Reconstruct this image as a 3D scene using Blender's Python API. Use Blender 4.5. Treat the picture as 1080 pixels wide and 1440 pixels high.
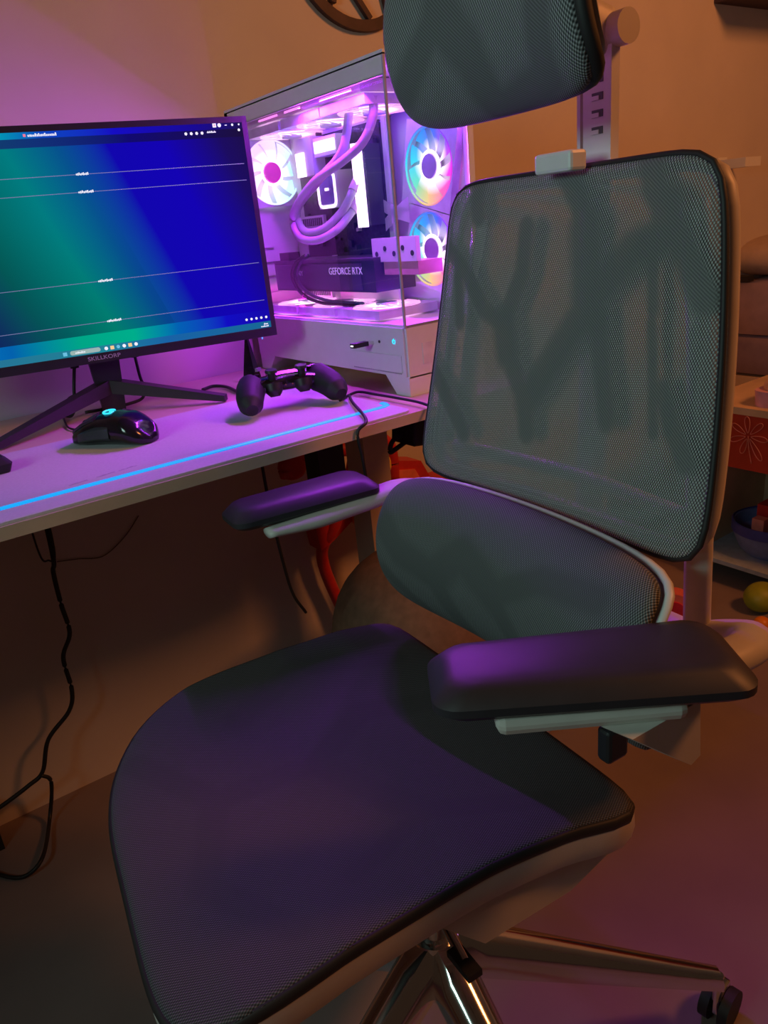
import bpy, bmesh, math, random
import numpy as np
from mathutils import Vector, Matrix
random.seed(4)
S = bpy.context.scene
COL = S.collection
for o in list(bpy.data.objects): bpy.data.objects.remove(o)
pi = math.pi

# ------------------------------------------------------------------ camera
FPX = 1060.0
ZC = 1.03
def dirc(px, py): return np.array([(px-540)/FPX, (py-720)/FPX, 1.0])
_M = np.stack([v/np.linalg.norm(v) for v in (dirc(2135,146), dirc(-272,378), -dirc(840,3500))])
_U, _s, _V = np.linalg.svd(_M)
RW = _U @ _V                       # camera (x right, y down, z forward) -> world
CAM = np.array([0, 0, ZC])
def ray(px, py): return RW @ dirc(px, py)
def onz(px, py, z):
    d = ray(px, py); return Vector(CAM + (z-ZC)/d[2]*d)
def onplane(px, py, n, p0):
    d = ray(px, py); n = np.array(n); return Vector(CAM + (n @ (np.array(p0)-CAM))/(n @ d)*d)
def ony(px, py, y): return onplane(px, py, (0,1,0), (0,y,0))
def onx(px, py, x): return onplane(px, py, (1,0,0), (x,0,0))

cam_d = bpy.data.cameras.new('camera'); cam = bpy.data.objects.new('camera', cam_d); COL.objects.link(cam)
cam_d.sensor_fit = 'VERTICAL'; cam_d.sensor_height = 36.0; cam_d.sensor_width = 27.0
cam_d.lens = FPX/1440*36.0
mw = Matrix.Identity(4)
for i in range(3):
    mw[i][0] = RW[i,0]; mw[i][1] = -RW[i,1]; mw[i][2] = -RW[i,2]; mw[i][3] = CAM[i]
cam.matrix_world = mw
cam_d.clip_start = 0.02
S.camera = cam

# ------------------------------------------------------------------ world, lights, exposure
S.view_settings.view_transform = 'Standard'; S.view_settings.look = 'None'
S.view_settings.gamma = 1.0; S.view_settings.use_curve_mapping = False
S.view_settings.exposure = 0.0
W = bpy.data.worlds.new('room_air'); S.world = W; W.use_nodes = True
W.node_tree.nodes['Background'].inputs[0].default_value = (1.0, 0.55, 0.35, 1)
W.node_tree.nodes['Background'].inputs[1].default_value = 0.026
def light(name, kind, loc, color, energy, target=None, size=0.1, size_y=None, spread=None):
    d = bpy.data.lights.new(name, kind); d.color = color; d.energy = energy
    if kind == 'AREA':
        d.size = size
        if size_y: d.shape = 'RECTANGLE'; d.size_y = size_y
        if spread: d.spread = spread
    else: d.shadow_soft_size = size
    o = bpy.data.objects.new(name, d); COL.objects.link(o); o.location = loc
    if target is not None:
        o.rotation_euler = (Vector(target)-Vector(loc)).to_track_quat('-Z','Y').to_euler()
    return o
light('warm_room_lamp', 'AREA', (1.7,-.5,2.1), (1.0,0.31,0.080), 21.0, (1.4,1.4,1.25), 0.4)
light('added_cool_light', 'AREA', (-0.95,0.42,1.34), (0.62,0.98,0.90), 2.6, (0.5,0.60,0.92), 0.5, 0.32, 2.0)  # added unseen source off to the left, gives the chair its cool light

# ------------------------------------------------------------------ material helpers
MATS = {}
def nodes_of(m):
    m.use_nodes = True; nt = m.node_tree; return nt, nt.nodes, nt.links
def mat(name, col, rough=0.5, metal=0.0, emit=None, es=0.0, var=0.12, scale=40.0, bump=0.0, spec=0.5):
    if name in MATS: return MATS[name]
    m = bpy.data.materials.new(name); nt, N, K = nodes_of(m)
    b = N['Principled BSDF']
    b.inputs['Roughness'].default_value = rough; b.inputs['Metallic'].default_value = metal
    b.inputs['Specular IOR Level'].default_value = spec
    tc = N.new('ShaderNodeTexCoord'); nz = N.new('ShaderNodeTexNoise'); nz.inputs['Scale'].default_value = scale
    nz.inputs['Detail'].default_value = 4
    K.new(tc.outputs['Object'], nz.inputs['Vector'])
    rp = N.new('ShaderNodeValToRGB'); rp.color_ramp.elements[0].position = .3; rp.color_ramp.elements[1].position = .7
    rp.color_ramp.elements[0].color = tuple(c*(1-var) for c in col)+(1,)
    rp.color_ramp.elements[1].color = tuple(min(1,c*(1+var)) for c in col)+(1,)
    K.new(nz.outputs['Fac'], rp.inputs['Fac']); K.new(rp.outputs['Color'], b.inputs['Base Color'])
    if bump:
        bp = N.new('ShaderNodeBump'); bp.inputs['Strength'].default_value = bump; bp.inputs['Distance'].default_value = .002
        K.new(nz.outputs['Fac'], bp.inputs['Height']); K.new(bp.outputs['Normal'], b.inputs['Normal'])
    if emit:
        b.inputs['Emission Color'].default_value = tuple(emit)+(1,); b.inputs['Emission Strength'].default_value = es
    MATS[name] = m; return m

def glass_mat(name, tint=(1,1,1), refl=0.08):
    m = bpy.data.materials.new(name); nt, N, K = nodes_of(m)
    for n in list(N): N.remove(n)
    out = N.new('ShaderNodeOutputMaterial'); mx = N.new('ShaderNodeMixShader')
    tr = N.new('ShaderNodeBsdfTransparent'); tr.inputs[0].default_value = tuple(tint)+(1,)
    gl = N.new('ShaderNodeBsdfGlossy'); gl.inputs['Roughness'].default_value = .03
    lw = N.new('ShaderNodeLayerWeight'); lw.inputs[0].default_value = .25
    ml = N.new('ShaderNodeMath'); ml.operation = 'MULTIPLY'; ml.inputs[1].default_value = refl*4
    K.new(lw.outputs['Fresnel'], ml.inputs[0]); K.new(ml.outputs[0], mx.inputs[0])
    K.new(tr.outputs[0], mx.inputs[1]); K.new(gl.outputs[0], mx.inputs[2]); K.new(mx.outputs[0], out.inputs[0])
    return m

def weave_mat(name, dark, thread, period=.0024, hole=.25, rough=.75):
    """woven mesh: small threads with see-through holes; 'band' attribute = denser solid weave"""
    m = bpy.data.materials.new(name); nt, N, K = nodes_of(m); b = N['Principled BSDF']
    b.inputs['Roughness'].default_value = rough; b.inputs['Specular IOR Level'].default_value = .35
    uv = N.new('ShaderNodeUVMap'); uv.uv_map = 'UVMap'
    sp = N.new('ShaderNodeSeparateXYZ'); K.new(uv.outputs[0], sp.inputs[0])
    def M(op, a, bb=None, cc=None):
        n = N.new('ShaderNodeMath'); n.operation = op
        for i, v in enumerate((a, bb, cc)):
            if v is None: continue
            if isinstance(v, (int, float)): n.inputs[i].default_value = v
            else: K.new(v, n.inputs[i])
        return n.outputs[0]
    k = 2*pi/period
    u, v = sp.outputs[0], sp.outputs[1]
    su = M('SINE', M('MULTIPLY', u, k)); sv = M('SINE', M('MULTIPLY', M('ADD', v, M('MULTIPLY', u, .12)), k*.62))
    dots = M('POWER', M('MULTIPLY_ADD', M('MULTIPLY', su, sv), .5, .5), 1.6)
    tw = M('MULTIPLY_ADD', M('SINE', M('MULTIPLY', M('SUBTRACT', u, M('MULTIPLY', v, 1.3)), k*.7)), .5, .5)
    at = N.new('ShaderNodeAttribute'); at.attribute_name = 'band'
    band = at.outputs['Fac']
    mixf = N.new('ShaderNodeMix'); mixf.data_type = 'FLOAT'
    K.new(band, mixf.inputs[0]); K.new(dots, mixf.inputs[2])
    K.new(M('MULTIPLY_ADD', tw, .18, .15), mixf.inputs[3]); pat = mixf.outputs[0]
    mc = N.new('ShaderNodeMix'); mc.data_type = 'RGBA'; K.new(pat, mc.inputs[0])
    mc.inputs[6].default_value = tuple(dark)+(1,); mc.inputs[7].default_value = tuple(thread)+(1,)
    K.new(mc.outputs[2], b.inputs['Base Color'])
    bp = N.new('ShaderNodeBump'); bp.inputs['Strength'].default_value = .5; bp.inputs['Distance'].default_value = .0008
    K.new(pat, bp.inputs['Height']); K.new(bp.outputs[0], b.inputs['Normal'])
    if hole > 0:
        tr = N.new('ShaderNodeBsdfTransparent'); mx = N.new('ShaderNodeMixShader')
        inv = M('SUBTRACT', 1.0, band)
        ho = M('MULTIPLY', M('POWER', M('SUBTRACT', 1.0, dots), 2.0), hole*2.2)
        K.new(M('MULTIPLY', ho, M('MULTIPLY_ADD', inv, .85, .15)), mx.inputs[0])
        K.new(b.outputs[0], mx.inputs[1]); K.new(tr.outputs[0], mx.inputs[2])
        K.new(mx.outputs[0], N['Material Output'].inputs[0])
    return m

# ------------------------------------------------------------------ geometry helpers
def link(name, me, m=None, parent=None, smooth=False, loc=None):
    o = bpy.data.objects.new(name, me); COL.objects.link(o)
    if m is not None and not me.materials: me.materials.append(m)
    if parent is not None: o.parent = parent
    if loc is not None: o.location = loc
    if smooth:
        for p in me.polygons: p.use_smooth = True
    return o
def from_bm(name, bm, m=None, parent=None, smooth=False, loc=None, bevel=0, seg=2):
    if bevel:
        es = [e for e in bm.edges if len(e.link_faces) == 2 and e.calc_face_angle(0) > .5]
        bmesh.ops.bevel(bm, geom=es, offset=bevel, segments=seg, affect='EDGES', profile=.5)
    bmesh.ops.recalc_face_normals(bm, faces=bm.faces[:])
    me = bpy.data.meshes.new(name); bm.to_mesh(me); bm.free()
    return link(name, me, m, parent, smooth, loc)
def bbox(bm, lo, hi, mtx=None):
    vs = [bm.verts.new(Vector((x,y,z))) for x in (lo[0],hi[0]) for y in (lo[1],hi[1]) for z in (lo[2],hi[2])]
    for f in ((0,1,3,2),(4,6,7,5),(0,4,5,1),(2,3,7,6),(0,2,6,4),(1,5,7,3)): bm.faces.new([vs[i] for i in f])
    if mtx is not None: bmesh.ops.transform(bm, matrix=mtx, verts=vs)
    return vs
def box(name, lo, hi, m, parent=None, bevel=0, mtx=None, seg=2, smooth=False):
    bm = bmesh.new(); bbox(bm, lo, hi, mtx); return from_bm(name, bm, m, parent, bevel=bevel, seg=seg, smooth=smooth)
def cyl_into(bm, a, b, r0, r1=None, n=24, caps=True):
    a, b = Vector(a), Vector(b); r1 = r0 if r1 is None else r1
    q = (b-a).to_track_quat('Z','Y'); ra, rb = [], []
    for i in range(n):
        t = 2*pi*i/n; d = q @ Vector((math.cos(t), math.sin(t), 0))
        ra.append(bm.verts.new(a+d*r0)); rb.append(bm.verts.new(b+d*r1))
    for i in range(n):
        j = (i+1) % n; bm.faces.new((ra[i], ra[j], rb[j], rb[i]))
    if caps: bm.faces.new(ra[::-1]); bm.faces.new(rb)
def cyl(name, a, b, r0, m, parent=None, r1=None, n=24, smooth=True, bevel=0):
    bm = bmesh.new(); cyl_into(bm, a, b, r0, r1, n); o = from_bm(name, bm, m, parent, bevel=bevel)
    if smooth: shade_auto(o)
    return o
def shade_auto(o, ang=.6):
    me = o.data
    for p in me.polygons: p.use_smooth = True
    bm = bmesh.new(); bm.from_mesh(me)
    for e in bm.edges: e.smooth = not (len(e.link_faces) == 2 and e.calc_face_angle(0) > ang)
    bm.to_mesh(me); bm.free()
def catmull(pts, n=8):
    pts = [Vector(p) for p in pts]; P = [pts[0]*2-pts[1]]+pts+[pts[-1]*2-pts[-2]]; out = []
    for i in range(1, len(P)-2):
        for k in range(n):
            t = k/n; a, b, c, d = P[i-1:i+3]
            out.append(.5*((2*b)+(c-a)*t+(2*a-5*b+4*c-d)*t*t+(3*b-a-3*c+d)*t**3))
    out.append(pts[-1]); return out
def tube_into(bm, pts, r, n=10, flat=None, up=Vector((0,0,1)), radii=None):
    """sweep an ellipse (r wide, flat high) along pts"""
    rings = []
    for i, p in enumerate(pts):
        t = (pts[min(i+1,len(pts)-1)]-pts[max(i-1,0)]).normalized()
        s = t.cross(up)
        if s.length < 1e-4: s = t.cross(Vector((1,0,0)))
        s.normalize(); u2 = s.cross(t).normalized()
        k = radii[i] if radii else 1.0
        fr = (flat if flat else r)
        rings.append([bm.verts.new(p+s*math.cos(2*pi*j/n)*r*k+u2*math.sin(2*pi*j/n)*fr*k) for j in range(n)])
    for a, b in zip(rings, rings[1:]):
        for j in range(n):
            k = (j+1) % n; bm.faces.new((a[j], a[k], b[k], b[j]))
    bm.faces.new(rings[0][::-1]); bm.faces.new(rings[-1])
def tube(name, pts, r, m, parent=None, n=10, flat=None, sm=8, up=Vector((0,0,1)), radii=None):
    bm = bmesh.new(); pp = catmull(pts, sm) if sm else [Vector(p) for p in pts]
    if radii: 
        rr = np.interp(np.linspace(0, len(radii)-1, len(pp)), range(len(radii)), radii).tolist()
    else: rr = None
    tube_into(bm, pp, r, n, flat, up, rr)
    return from_bm(name, bm, m, parent, smooth=True)
def rrect(w, h, r, n=6, cx=0, cy=0):
    """rounded rectangle outline, ccw"""
    out = []
    for (sx, sy, a0) in ((1,1,0), (-1,1,pi/2), (-1,-1,pi), (1,-1,3*pi/2)):
        for k in range(n+1):
            a = a0+pi/2*k/n
            out.append((cx+sx*(w/2-r)+r*math.cos(a), cy+sy*(h/2-r)+r*math.sin(a)))
    return out
def loft(name, rings, m, parent=None, smooth=False, cap=True, mtx=None):
    bm = bmesh.new(); vr = [[bm.verts.new(Vector(p)) for p in r] for r in rings]
    n = len(rings[0])
    for a, b in zip(vr, vr[1:]):
        for j in range(n):
            k = (j+1) % n; bm.faces.new((a[j], a[k], b[k], b[j]))
    if cap: bm.faces.new(vr[0][::-1]); bm.faces.new(vr[-1])
    if mtx is not None: bmesh.ops.transform(bm, matrix=mtx, verts=bm.verts[:])
    o = from_bm(name, bm, m, parent)
    if smooth: shade_auto(o)
    return o
def text(name, body, size, m, parent=None, mtx=None, extrude=.0004, align='CENTER', sx=1.0):
    c = bpy.data.curves.new(name, 'FONT'); c.body = body; c.size = size; c.extrude = extrude
    c.align_x = align; c.align_y = 'CENTER'; c.resolution_u = 3
    t = bpy.data.objects.new(name+'_curve', c); COL.objects.link(t)
    bpy.context.view_layer.update()
    me = bpy.data.meshes.new_from_object(t.evaluated_get(bpy.context.evaluated_depsgraph_get()))
    bpy.data.objects.remove(t); bpy.data.curves.remove(c)
    me.materials.clear(); me.transform(Matrix.Diagonal((sx,1,1,1)))
    if mtx is not None: me.transform(mtx)
    return link(name, me, m, parent)
def thing(name, label, cat, loc=(0,0,0), rz=0, group=None):
    o = bpy.data.objects.new(name, None); COL.objects.link(o); o.empty_display_size = .05
    o.location = loc; o.rotation_euler = (0,0,rz); o['label'] = label; o['category'] = cat
    if group: o['group'] = group
    return o
def tag(o, label, cat, group=None):
    o['label'] = label; o['category'] = cat
    if group: o['group'] = group
    return o
def struct(o): o['kind'] = 'structure'; return o
def frame_mtx(origin, xdir, ydir):
    x = Vector(xdir).normalized(); y = Vector(ydir).normalized(); z = x.cross(y)
    m = Matrix.Identity(4)
    for i in range(3): m[i][0], m[i][1], m[i][2], m[i][3] = x[i], y[i], z[i], origin[i]
    return m

# ------------------------------------------------------------------ materials
M_wall = mat('painted_wall', (.62,.55,.50), .85, var=.04, scale=6, bump=.05)
M_floor = mat('floor_vinyl', (.24,.18,.17), .55, var=.10, scale=5)
M_desk = mat('desk_laminate', (.56,.43,.33), .45, var=.05, scale=20)
M_black = mat('black_plastic', (.018,.018,.020), .42)
M_blackm = mat('matte_black', (.012,.012,.014), .62)
M_gloss = mat('gloss_black', (.012,.010,.014), .14)
M_cable = mat('cable_rubber', (.010,.010,.011), .5)
M_white = mat('white_plastic', (.72,.72,.70), .42, var=.03)
M_cream = mat('warm_white_plastic', (.62,.58,.53), .45, var=.04)
M_case = mat('white_case_steel', (.74,.74,.76), .38, var=.02)
M_chrome = mat('chrome', (.75,.73,.70), .12, 1.0, var=.03)
M_matcloth = mat('mat_cloth', (.55,.53,.56), .85, var=.05, scale=300)
M_cyan = mat('cyan_led', (.02,.3,.4), .4, emit=(.0,.36,.90), es=1.0)
M_cyan2 = mat('cyan_glow', (.02,.3,.4), .4, emit=(.03,.75,1.0), es=1.1)
M_dkred = mat('red_plastic', (.55,.03,.03), .4)
M_orange = mat('orange_plastic', (.80,.22,.05), .45)
M_yellow = mat('yellow_plastic', (.80,.55,.05), .45)
M_pcb = mat('circuit_board', (.035,.030,.045), .5, var=.5, scale=150)
M_pcdark = mat('pc_dark_plastic', (.05,.055,.065), .4)
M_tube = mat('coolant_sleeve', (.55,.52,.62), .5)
M_whiteglow = mat('white_led', (.8,.7,.8), .4, emit=(1.0,.80,1.0), es=2.2)
M_pinkglow = mat('pink_led', (.8,.3,.6), .4, emit=(1.0,.22,.75), es=1.6)
M_txt = mat('glowing_print', (.75,.75,.80), .5, emit=(.55,.5,.7), es=.35)  # print with a faint glow added to its colour

# ------------------------------------------------------------------ room
WY = 1.432
struct(box('floor', (-2.2,-2.6,-.05), (3.4,WY,0), M_floor))
struct(box('wall_back', (-2.2,WY,0), (3.4,WY+.1,2.5), M_wall))
struct(box('wall_right', (3.3,-2.6,0), (3.4,WY,2.5), M_wall))

# ------------------------------------------------------------------ desk
DZ = .77; DF = .835; DT = .015
desk = thing('desk', 'pale wooden desk with a thick edge against the wall', 'desk', (.1,1.1,0))
def dl(p): return Vector(p)-Vector((.1,1.1,0))
box('desktop', dl((-.80,DF,DZ-DT)), dl((.93,WY-.006,DZ)), M_desk, desk, bevel=.002)
box('leg', dl((.768,1.17,0)), dl((.826,1.235,DZ-DT)), M_desk, desk, bevel=.002)
box('leg', dl((-.78,.9,0)), dl((-.735,1.40,DZ-DT)), M_desk, desk, bevel=.002)
p = ony(456,640,1.05)
box('control_box', dl((p.x-.024,1.03,.605)), dl((p.x+.026,1.075,DZ-DT)), M_blackm, desk, bevel=.003)
# power adapter hanging under the right end
ad = thing('power_adapter', 'black power adapter brick hung under the desk edge', 'adapter', (.0,.0,0))
q = onx(585,603,.90); q = ony(590,602,.93)
ad.location = (q.x, q.y, q.z)
box('brick', (-.035,-.03,-.022), (.05,.03,.022), M_blackm, ad, bevel=.004, mtx=Matrix.Rotation(.12,4,'Y'))
tube('lead', [(-.03,0,.0),(-.055,0,-.008),(-.062,0,-.024),(-.05,0,-.022),(-.02,0,-.012)], .004, M_cable, ad)

# desk mat
MX0, MX1 = -.55, onz(548,572,DZ).x
MY0, MY1 = DF+.004, onz(328,567,DZ).y
dm = thing('desk_mat', 'pale cloth desk mat with a glowing blue light line along its edge', 'desk mat', ((MX0+MX1)/2,(MY0+MY1)/2,DZ))
mwid, mhei = MX1-MX0, MY1-MY0
o1 = rrect(mwid, mhei, .014); o2 = rrect(mwid-.003, mhei-.003, .013)
loft('cloth', [[(x,y,0.0002) for x,y in o1], [(x,y,.0032) for x,y in o1], [(x,y,.004) for x,y in o2]], M_matcloth, dm)
bm = bmesh.new()
yl_ = DF+.052-(MY0+MY1)/2; xr_ = mwid/2-.004
rr = [Vector((-mwid/2+.01,yl_,.0042)), Vector((0,yl_,.0042)), Vector((xr_-.014,yl_,.0042)), Vector((xr_-.004,yl_+.004,.0042)), Vector((xr_,yl_+.014,.0042)), Vector((xr_,yl_+.022,.0042))]
tube_into(bm, rr, .0050, 8, flat=.0022); ls = from_bm('light_line', bm, M_cyan, dm, smooth=True); ls['label'] = 'glowing blue edge line'
# faint printed words on the mat
M_print = mat('mat_print', (.40,.37,.43), .9); bm = bmesh.new()
for k in range(22):
    v = onz(100+k*4.3+random.uniform(-1,1), 682-k*1.28, DZ+.0041)-dm.location
    if k in (6,7,8,15): continue
    bbox(bm, (v.x-.0022,v.y-.001,.0040), (v.x+.0018,v.y+.0008+.001*(k%3),.0042))
from_bm('faint_print', bm, M_print, dm)

# ------------------------------------------------------------------ monitor
PHI = math.radians(-11)
mon = thing('monitor', 'wide black computer monitor showing a blue and green gradient screen', 'monitor', (.345,1.235,DZ), PHI)
# local: x along the screen, y away from the viewer, z up from desk
sx0, sx1, sz0, sz1 = -.284, .2755, .107, .421
bx0, bx1, bz0, bz1 = -.292, .2835, .0925, .4295
bm = bmesh.new(); bbox(bm, (bx0,.0025,bz0), (bx1,.022,bz1)); from_bm('housing', bm, M_black, mon, bevel=.003)
box('rear_bulge', (-.19,.022,.16), (.19,.045,.37), M_black, mon, bevel=.008)
for n_, lo, hi in (('bezel',(bx0,-.0015,sz1),(bx1,.003,bz1)), ('bezel',(bx0,-.0015,bz0),(bx1,.003,sz0)),
                  ('bezel',(bx0,-.0015,sz0),(sx0,.003,sz1)), ('bezel',(sx1,-.0015,sz0),(bx1,.003,sz1))):
    box(n_, lo, hi, M_black, mon, bevel=.0008)
def screen_mat():
    m = bpy.data.materials.new('lit_screen'); nt, N, K = nodes_of(m)
    for n in list(N): N.remove(n)
    out = N.new('ShaderNodeOutputMaterial'); em = N.new('ShaderNodeEmission'); K.new(em.outputs[0], out.inputs[0])
    tc = N.new('ShaderNodeTexCoord'); sp = N.new('ShaderNodeSeparateXYZ'); K.new(tc.outputs['Object'], sp.inputs[0])
    def M(op, a, b=None, c=None):
        n = N.new('ShaderNodeMath'); n.operation = op
        for i, v in enumerate((a,b,c)):
            if v is None: continue
            if isinstance(v,(int,float)): n.inputs[i].default_value = v
            else: K.new(v, n.inputs[i])
        return n.outputs[0]
    def ramp(fac, stops):
        r = N.new('ShaderNodeValToRGB'); e = r.color_ramp.elements
        while len(e) < len(stops): e.new(.5)
        for el, (p, c) in zip(e, stops): el.position = p; el.color = tuple(c)+(1,)
        K.new(fac, r.inputs[0]); return r.outputs[0]
    X, Z = sp.outputs[0], sp.outputs[2]
    t = M('ADD', X, M('MULTIPLY', M('SUBTRACT', Z, .26), .375))
    T = M('MULTIPLY_ADD', t, 1/.7, .5)          # t -.35..+.35 -> 0..1
    f = lambda v: v/.7+.5
    base = ramp(T, [(f(-.30),(.005,.015,.10)), (f(-.19),(.006,.018,.11)), (f(-.12),(.001,.10,.085)), (f(-.02),(.0005,.20,.215)),
                    (f(.05),(.002,.085,.27)), (f(.12),(.006,.002,.42)), (f(.20),(.007,.001,.45)), (f(.29),(.012,.004,.12)), (f(.34),(.013,.005,.06))])
    # greener towards the bottom
    g = N.new('ShaderNodeMix'); g.data_type = 'RGBA'; g.blend_type = 'MIX'
    K.new(M('MULTIPLY', M('LESS_THAN', T, f(.07)), ramp(Z, [(.10,(.75,.75,.75)), (.30,(0,0,0))])), g.inputs[0]); K.new(base, g.inputs[6])
    K.new(ramp(T, [(f(-.25),(.005,.02,.11)), (f(-.17),(.004,.025,.11)), (f(-.09),(.001,.09,.10)), (f(-.02),(.0,.20,.11)), (f(.06),(.002,.05,.24))]), g.inputs[7])
    Xn = M('MULTIPLY_ADD', X, 1/.6, .5); fx = lambda v: v/.6+.5
    strip = ramp(Xn, [(fx(-.28),(.0,.25,.6)), (fx(-.13),(.001,.12,.42)), (fx(-.03),(.0,.38,.24)), (fx(.05),(.0,.42,.26)), (fx(.12),(.001,.12,.45)), (fx(.2),(.006,.004,.55)), (fx(.27),(.008,.003,.40))])
    task = ramp(Xn, [(fx(-.2),(.02,.16,.30)), (fx(0),(.015,.22,.30)), (fx(.1),(.01,.12,.38)), (fx(.27),(.01,.14,.30))])
    title = ramp(Xn, [(fx(-.2),(.01,.35,.45)), (fx(-.09),(.0,.36,.45)), (fx(-.02),(.004,.06,.5)), (fx(.08),(.008,.004,.55)), (fx(.2),(.01,.003,.30)), (fx(.27),(.014,.006,.09))])
    head = ramp(Xn, [(fx(-.2),(.006,.08,.10)), (fx(-.03),(.006,.03,.18)), (fx(.1),(.006,.003,.16)), (fx(.27),(.012,.005,.05))])
    col = g.outputs[2]
    def over(c, mask, new):
        n = N.new('ShaderNodeMix'); n.data_type = 'RGBA'; K.new(mask, n.inputs[0]); K.new(c, n.inputs[6]); K.new(new, n.inputs[7]); return n.outputs[2]
    col = over(col, M('LESS_THAN', Z, .136), strip)
    col = over(col, M('LESS_THAN', Z, .1175), task)
    col = over(col, M('GREATER_THAN', Z, .401), head)
    col = over(col, M('GREATER_THAN', Z, .4125), title)
    K.new(col, em.inputs[0]); em.inputs[1].default_value = 1.0
    return m
scr = box('screen', (sx0,-.0005,sz0), (sx1,.003,sz1), screen_mat(), mon); scr['label'] = 'lit screen with a blue to green gradient'
M_scrw = mat('screen_white', (.1,.1,.1), .5, emit=(.9,.92,1.0), es=.95)
M_scrl = mat('screen_line', (.1,.1,.1), .5, emit=(.35,.42,.85), es=.40)
M_scry = mat('screen_yellow', (.1,.1,.1), .5, emit=(.95,.65,.25), es=.9)
M_scrr = mat('screen_red', (.1,.1,.1), .5, emit=(.9,.2,.3), es=.9)
M_scrb = mat('screen_teal', (.1,.1,.1), .5, emit=(.1,.55,.75), es=.9)
M_scrg = mat('screen_pale', (.1,.1,.1), .5, emit=(.30,.48,.42), es=.9)
ys0, ys1 = -.0009, -.0004
def spr(name, x0, x1, z0, z1, m): return box(name, (x0,ys0,z0), (x1,ys1,z1), m, scr)
for z in (.3625,.3385,.2125,.1525):
    spr('divider_line', -.255, .27, z-.0004, z+.0004, M_scrl)
    wl = .011 if z < .35 else .009
    bm = bmesh.new()
    for k in range(9):
        x0 = .025-wl+k*(2*wl/9); bbox(bm, (x0,ys0-.0002,z-.0010-.0004*(k%2)), (x0+wl*.17,ys0,z+.0012+.0006*((k*7)%3)))
    from_bm('caption', bm, M_scrw, scr)
SXM = lambda x, z: frame_mtx((x,ys0,z), (1,0,0), (0,0,1))
def glyphs(name, x0, x1, z, h, seed=1):
    # tiny strokes of a caption too small to read
    rg = random.Random(seed); bm = bmesh.new(); x = x0
    while x < x1-h*.3:
        w = h*rg.uniform(.35,.6); hh_ = h*rg.choice((.62,.62,.7,1.0)); bbox(bm, (x,ys0-.0003,z-h*.5), (x+w*.72,ys0-.0001,z-h*.5+hh_)); x += w
    return from_bm(name, bm, M_scrw, scr)
def sdisc(name, x, z, r, m, n=14):
    bm = bmesh.new(); cyl_into(bm, (x,ys1,z), (x,ys0,z), r, n=n); return from_bm(name, bm, m, scr)
spr('title_icon', -.0425, -.0390, .4150, .4185, M_scrr)
glyphs('window_title', -.0365, .0025, .4168, .0040, 2)
sdisc('close_dot', .2705, .4182, .0013, M_scrw); sdisc('size_dot', .2600, .4180, .0017, M_scrw); spr('minimise_dash', .248, .2515, .4174, .4184, M_scrw)
spr('window_icon', .229, .2345, .4155, .421, M_scrw); spr('window_icon', .2303, .2332, .4168, .4197, M_scrr); sdisc('window_icon', .2395, .4182, .0028, M_scrw)
for k in range(4):
    sdisc('tool_icon', .186+k*.0083, .4085, .0024, M_scrw, 5)
glyphs('search_caption', .2185, .2330, .4095, .0028, 3)
sdisc('magnifier', .2695, .4105, .0019, M_scrw)
for k in range(5): sdisc('tray_icon', .2345+k*.0086, .1245, .0022, M_scrw, 6)
glyphs('clock', .263, .271, .1138, .0028, 4); glyphs('date', .2575, .2715, .1100, .0024, 5)
spr('start_icon', -.0605, -.0545, .1095, .1152, M_scrb)
bm = bmesh.new(); ol = rrect(.045,.0066,.003,4)
va = [bm.verts.new((-.0275+x,ys0,.1125+z)) for x,z in ol]; vb = [bm.verts.new((-.0275+x,ys1,.1125+z)) for x,z in ol]
bm.faces.new(va); [bm.faces.new((va[i],vb[i],vb[(i+1)%len(ol)],va[(i+1)%len(ol)])) for i in range(len(ol))]
from_bm('search_box', bm, M_scrg, scr)
glyphs('search_caption', -.0425, -.0270, .1125, .0028, 6)
for k, mm in enumerate((M_scrw,M_scry,M_scrb,M_scrw,M_scry,M_scrw)):
    (spr('task_icon', .0010+k*.0092, .0066+k*.0092, .1096, .1150, mm) if k in (1,4) else sdisc('task_icon', .0038+k*.0092, .1123, .0027, mm))
text('brand_letters', 'SKILLKORP', .0088, mat('bezel_print', (.45,.45,.47), .5), mon, frame_mtx((-.002,-.0017,.0995),(1,0,0),(0,0,1)), .0002, sx=1.15)
sdot = cyl('power_light', (.258,.004,.0885), (.258,.004,.0925), .0013, mat('blue_dot', (.05,.05,.2), .4, emit=(.1,.25,1.0), es=1.6), mon, n=10)
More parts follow.
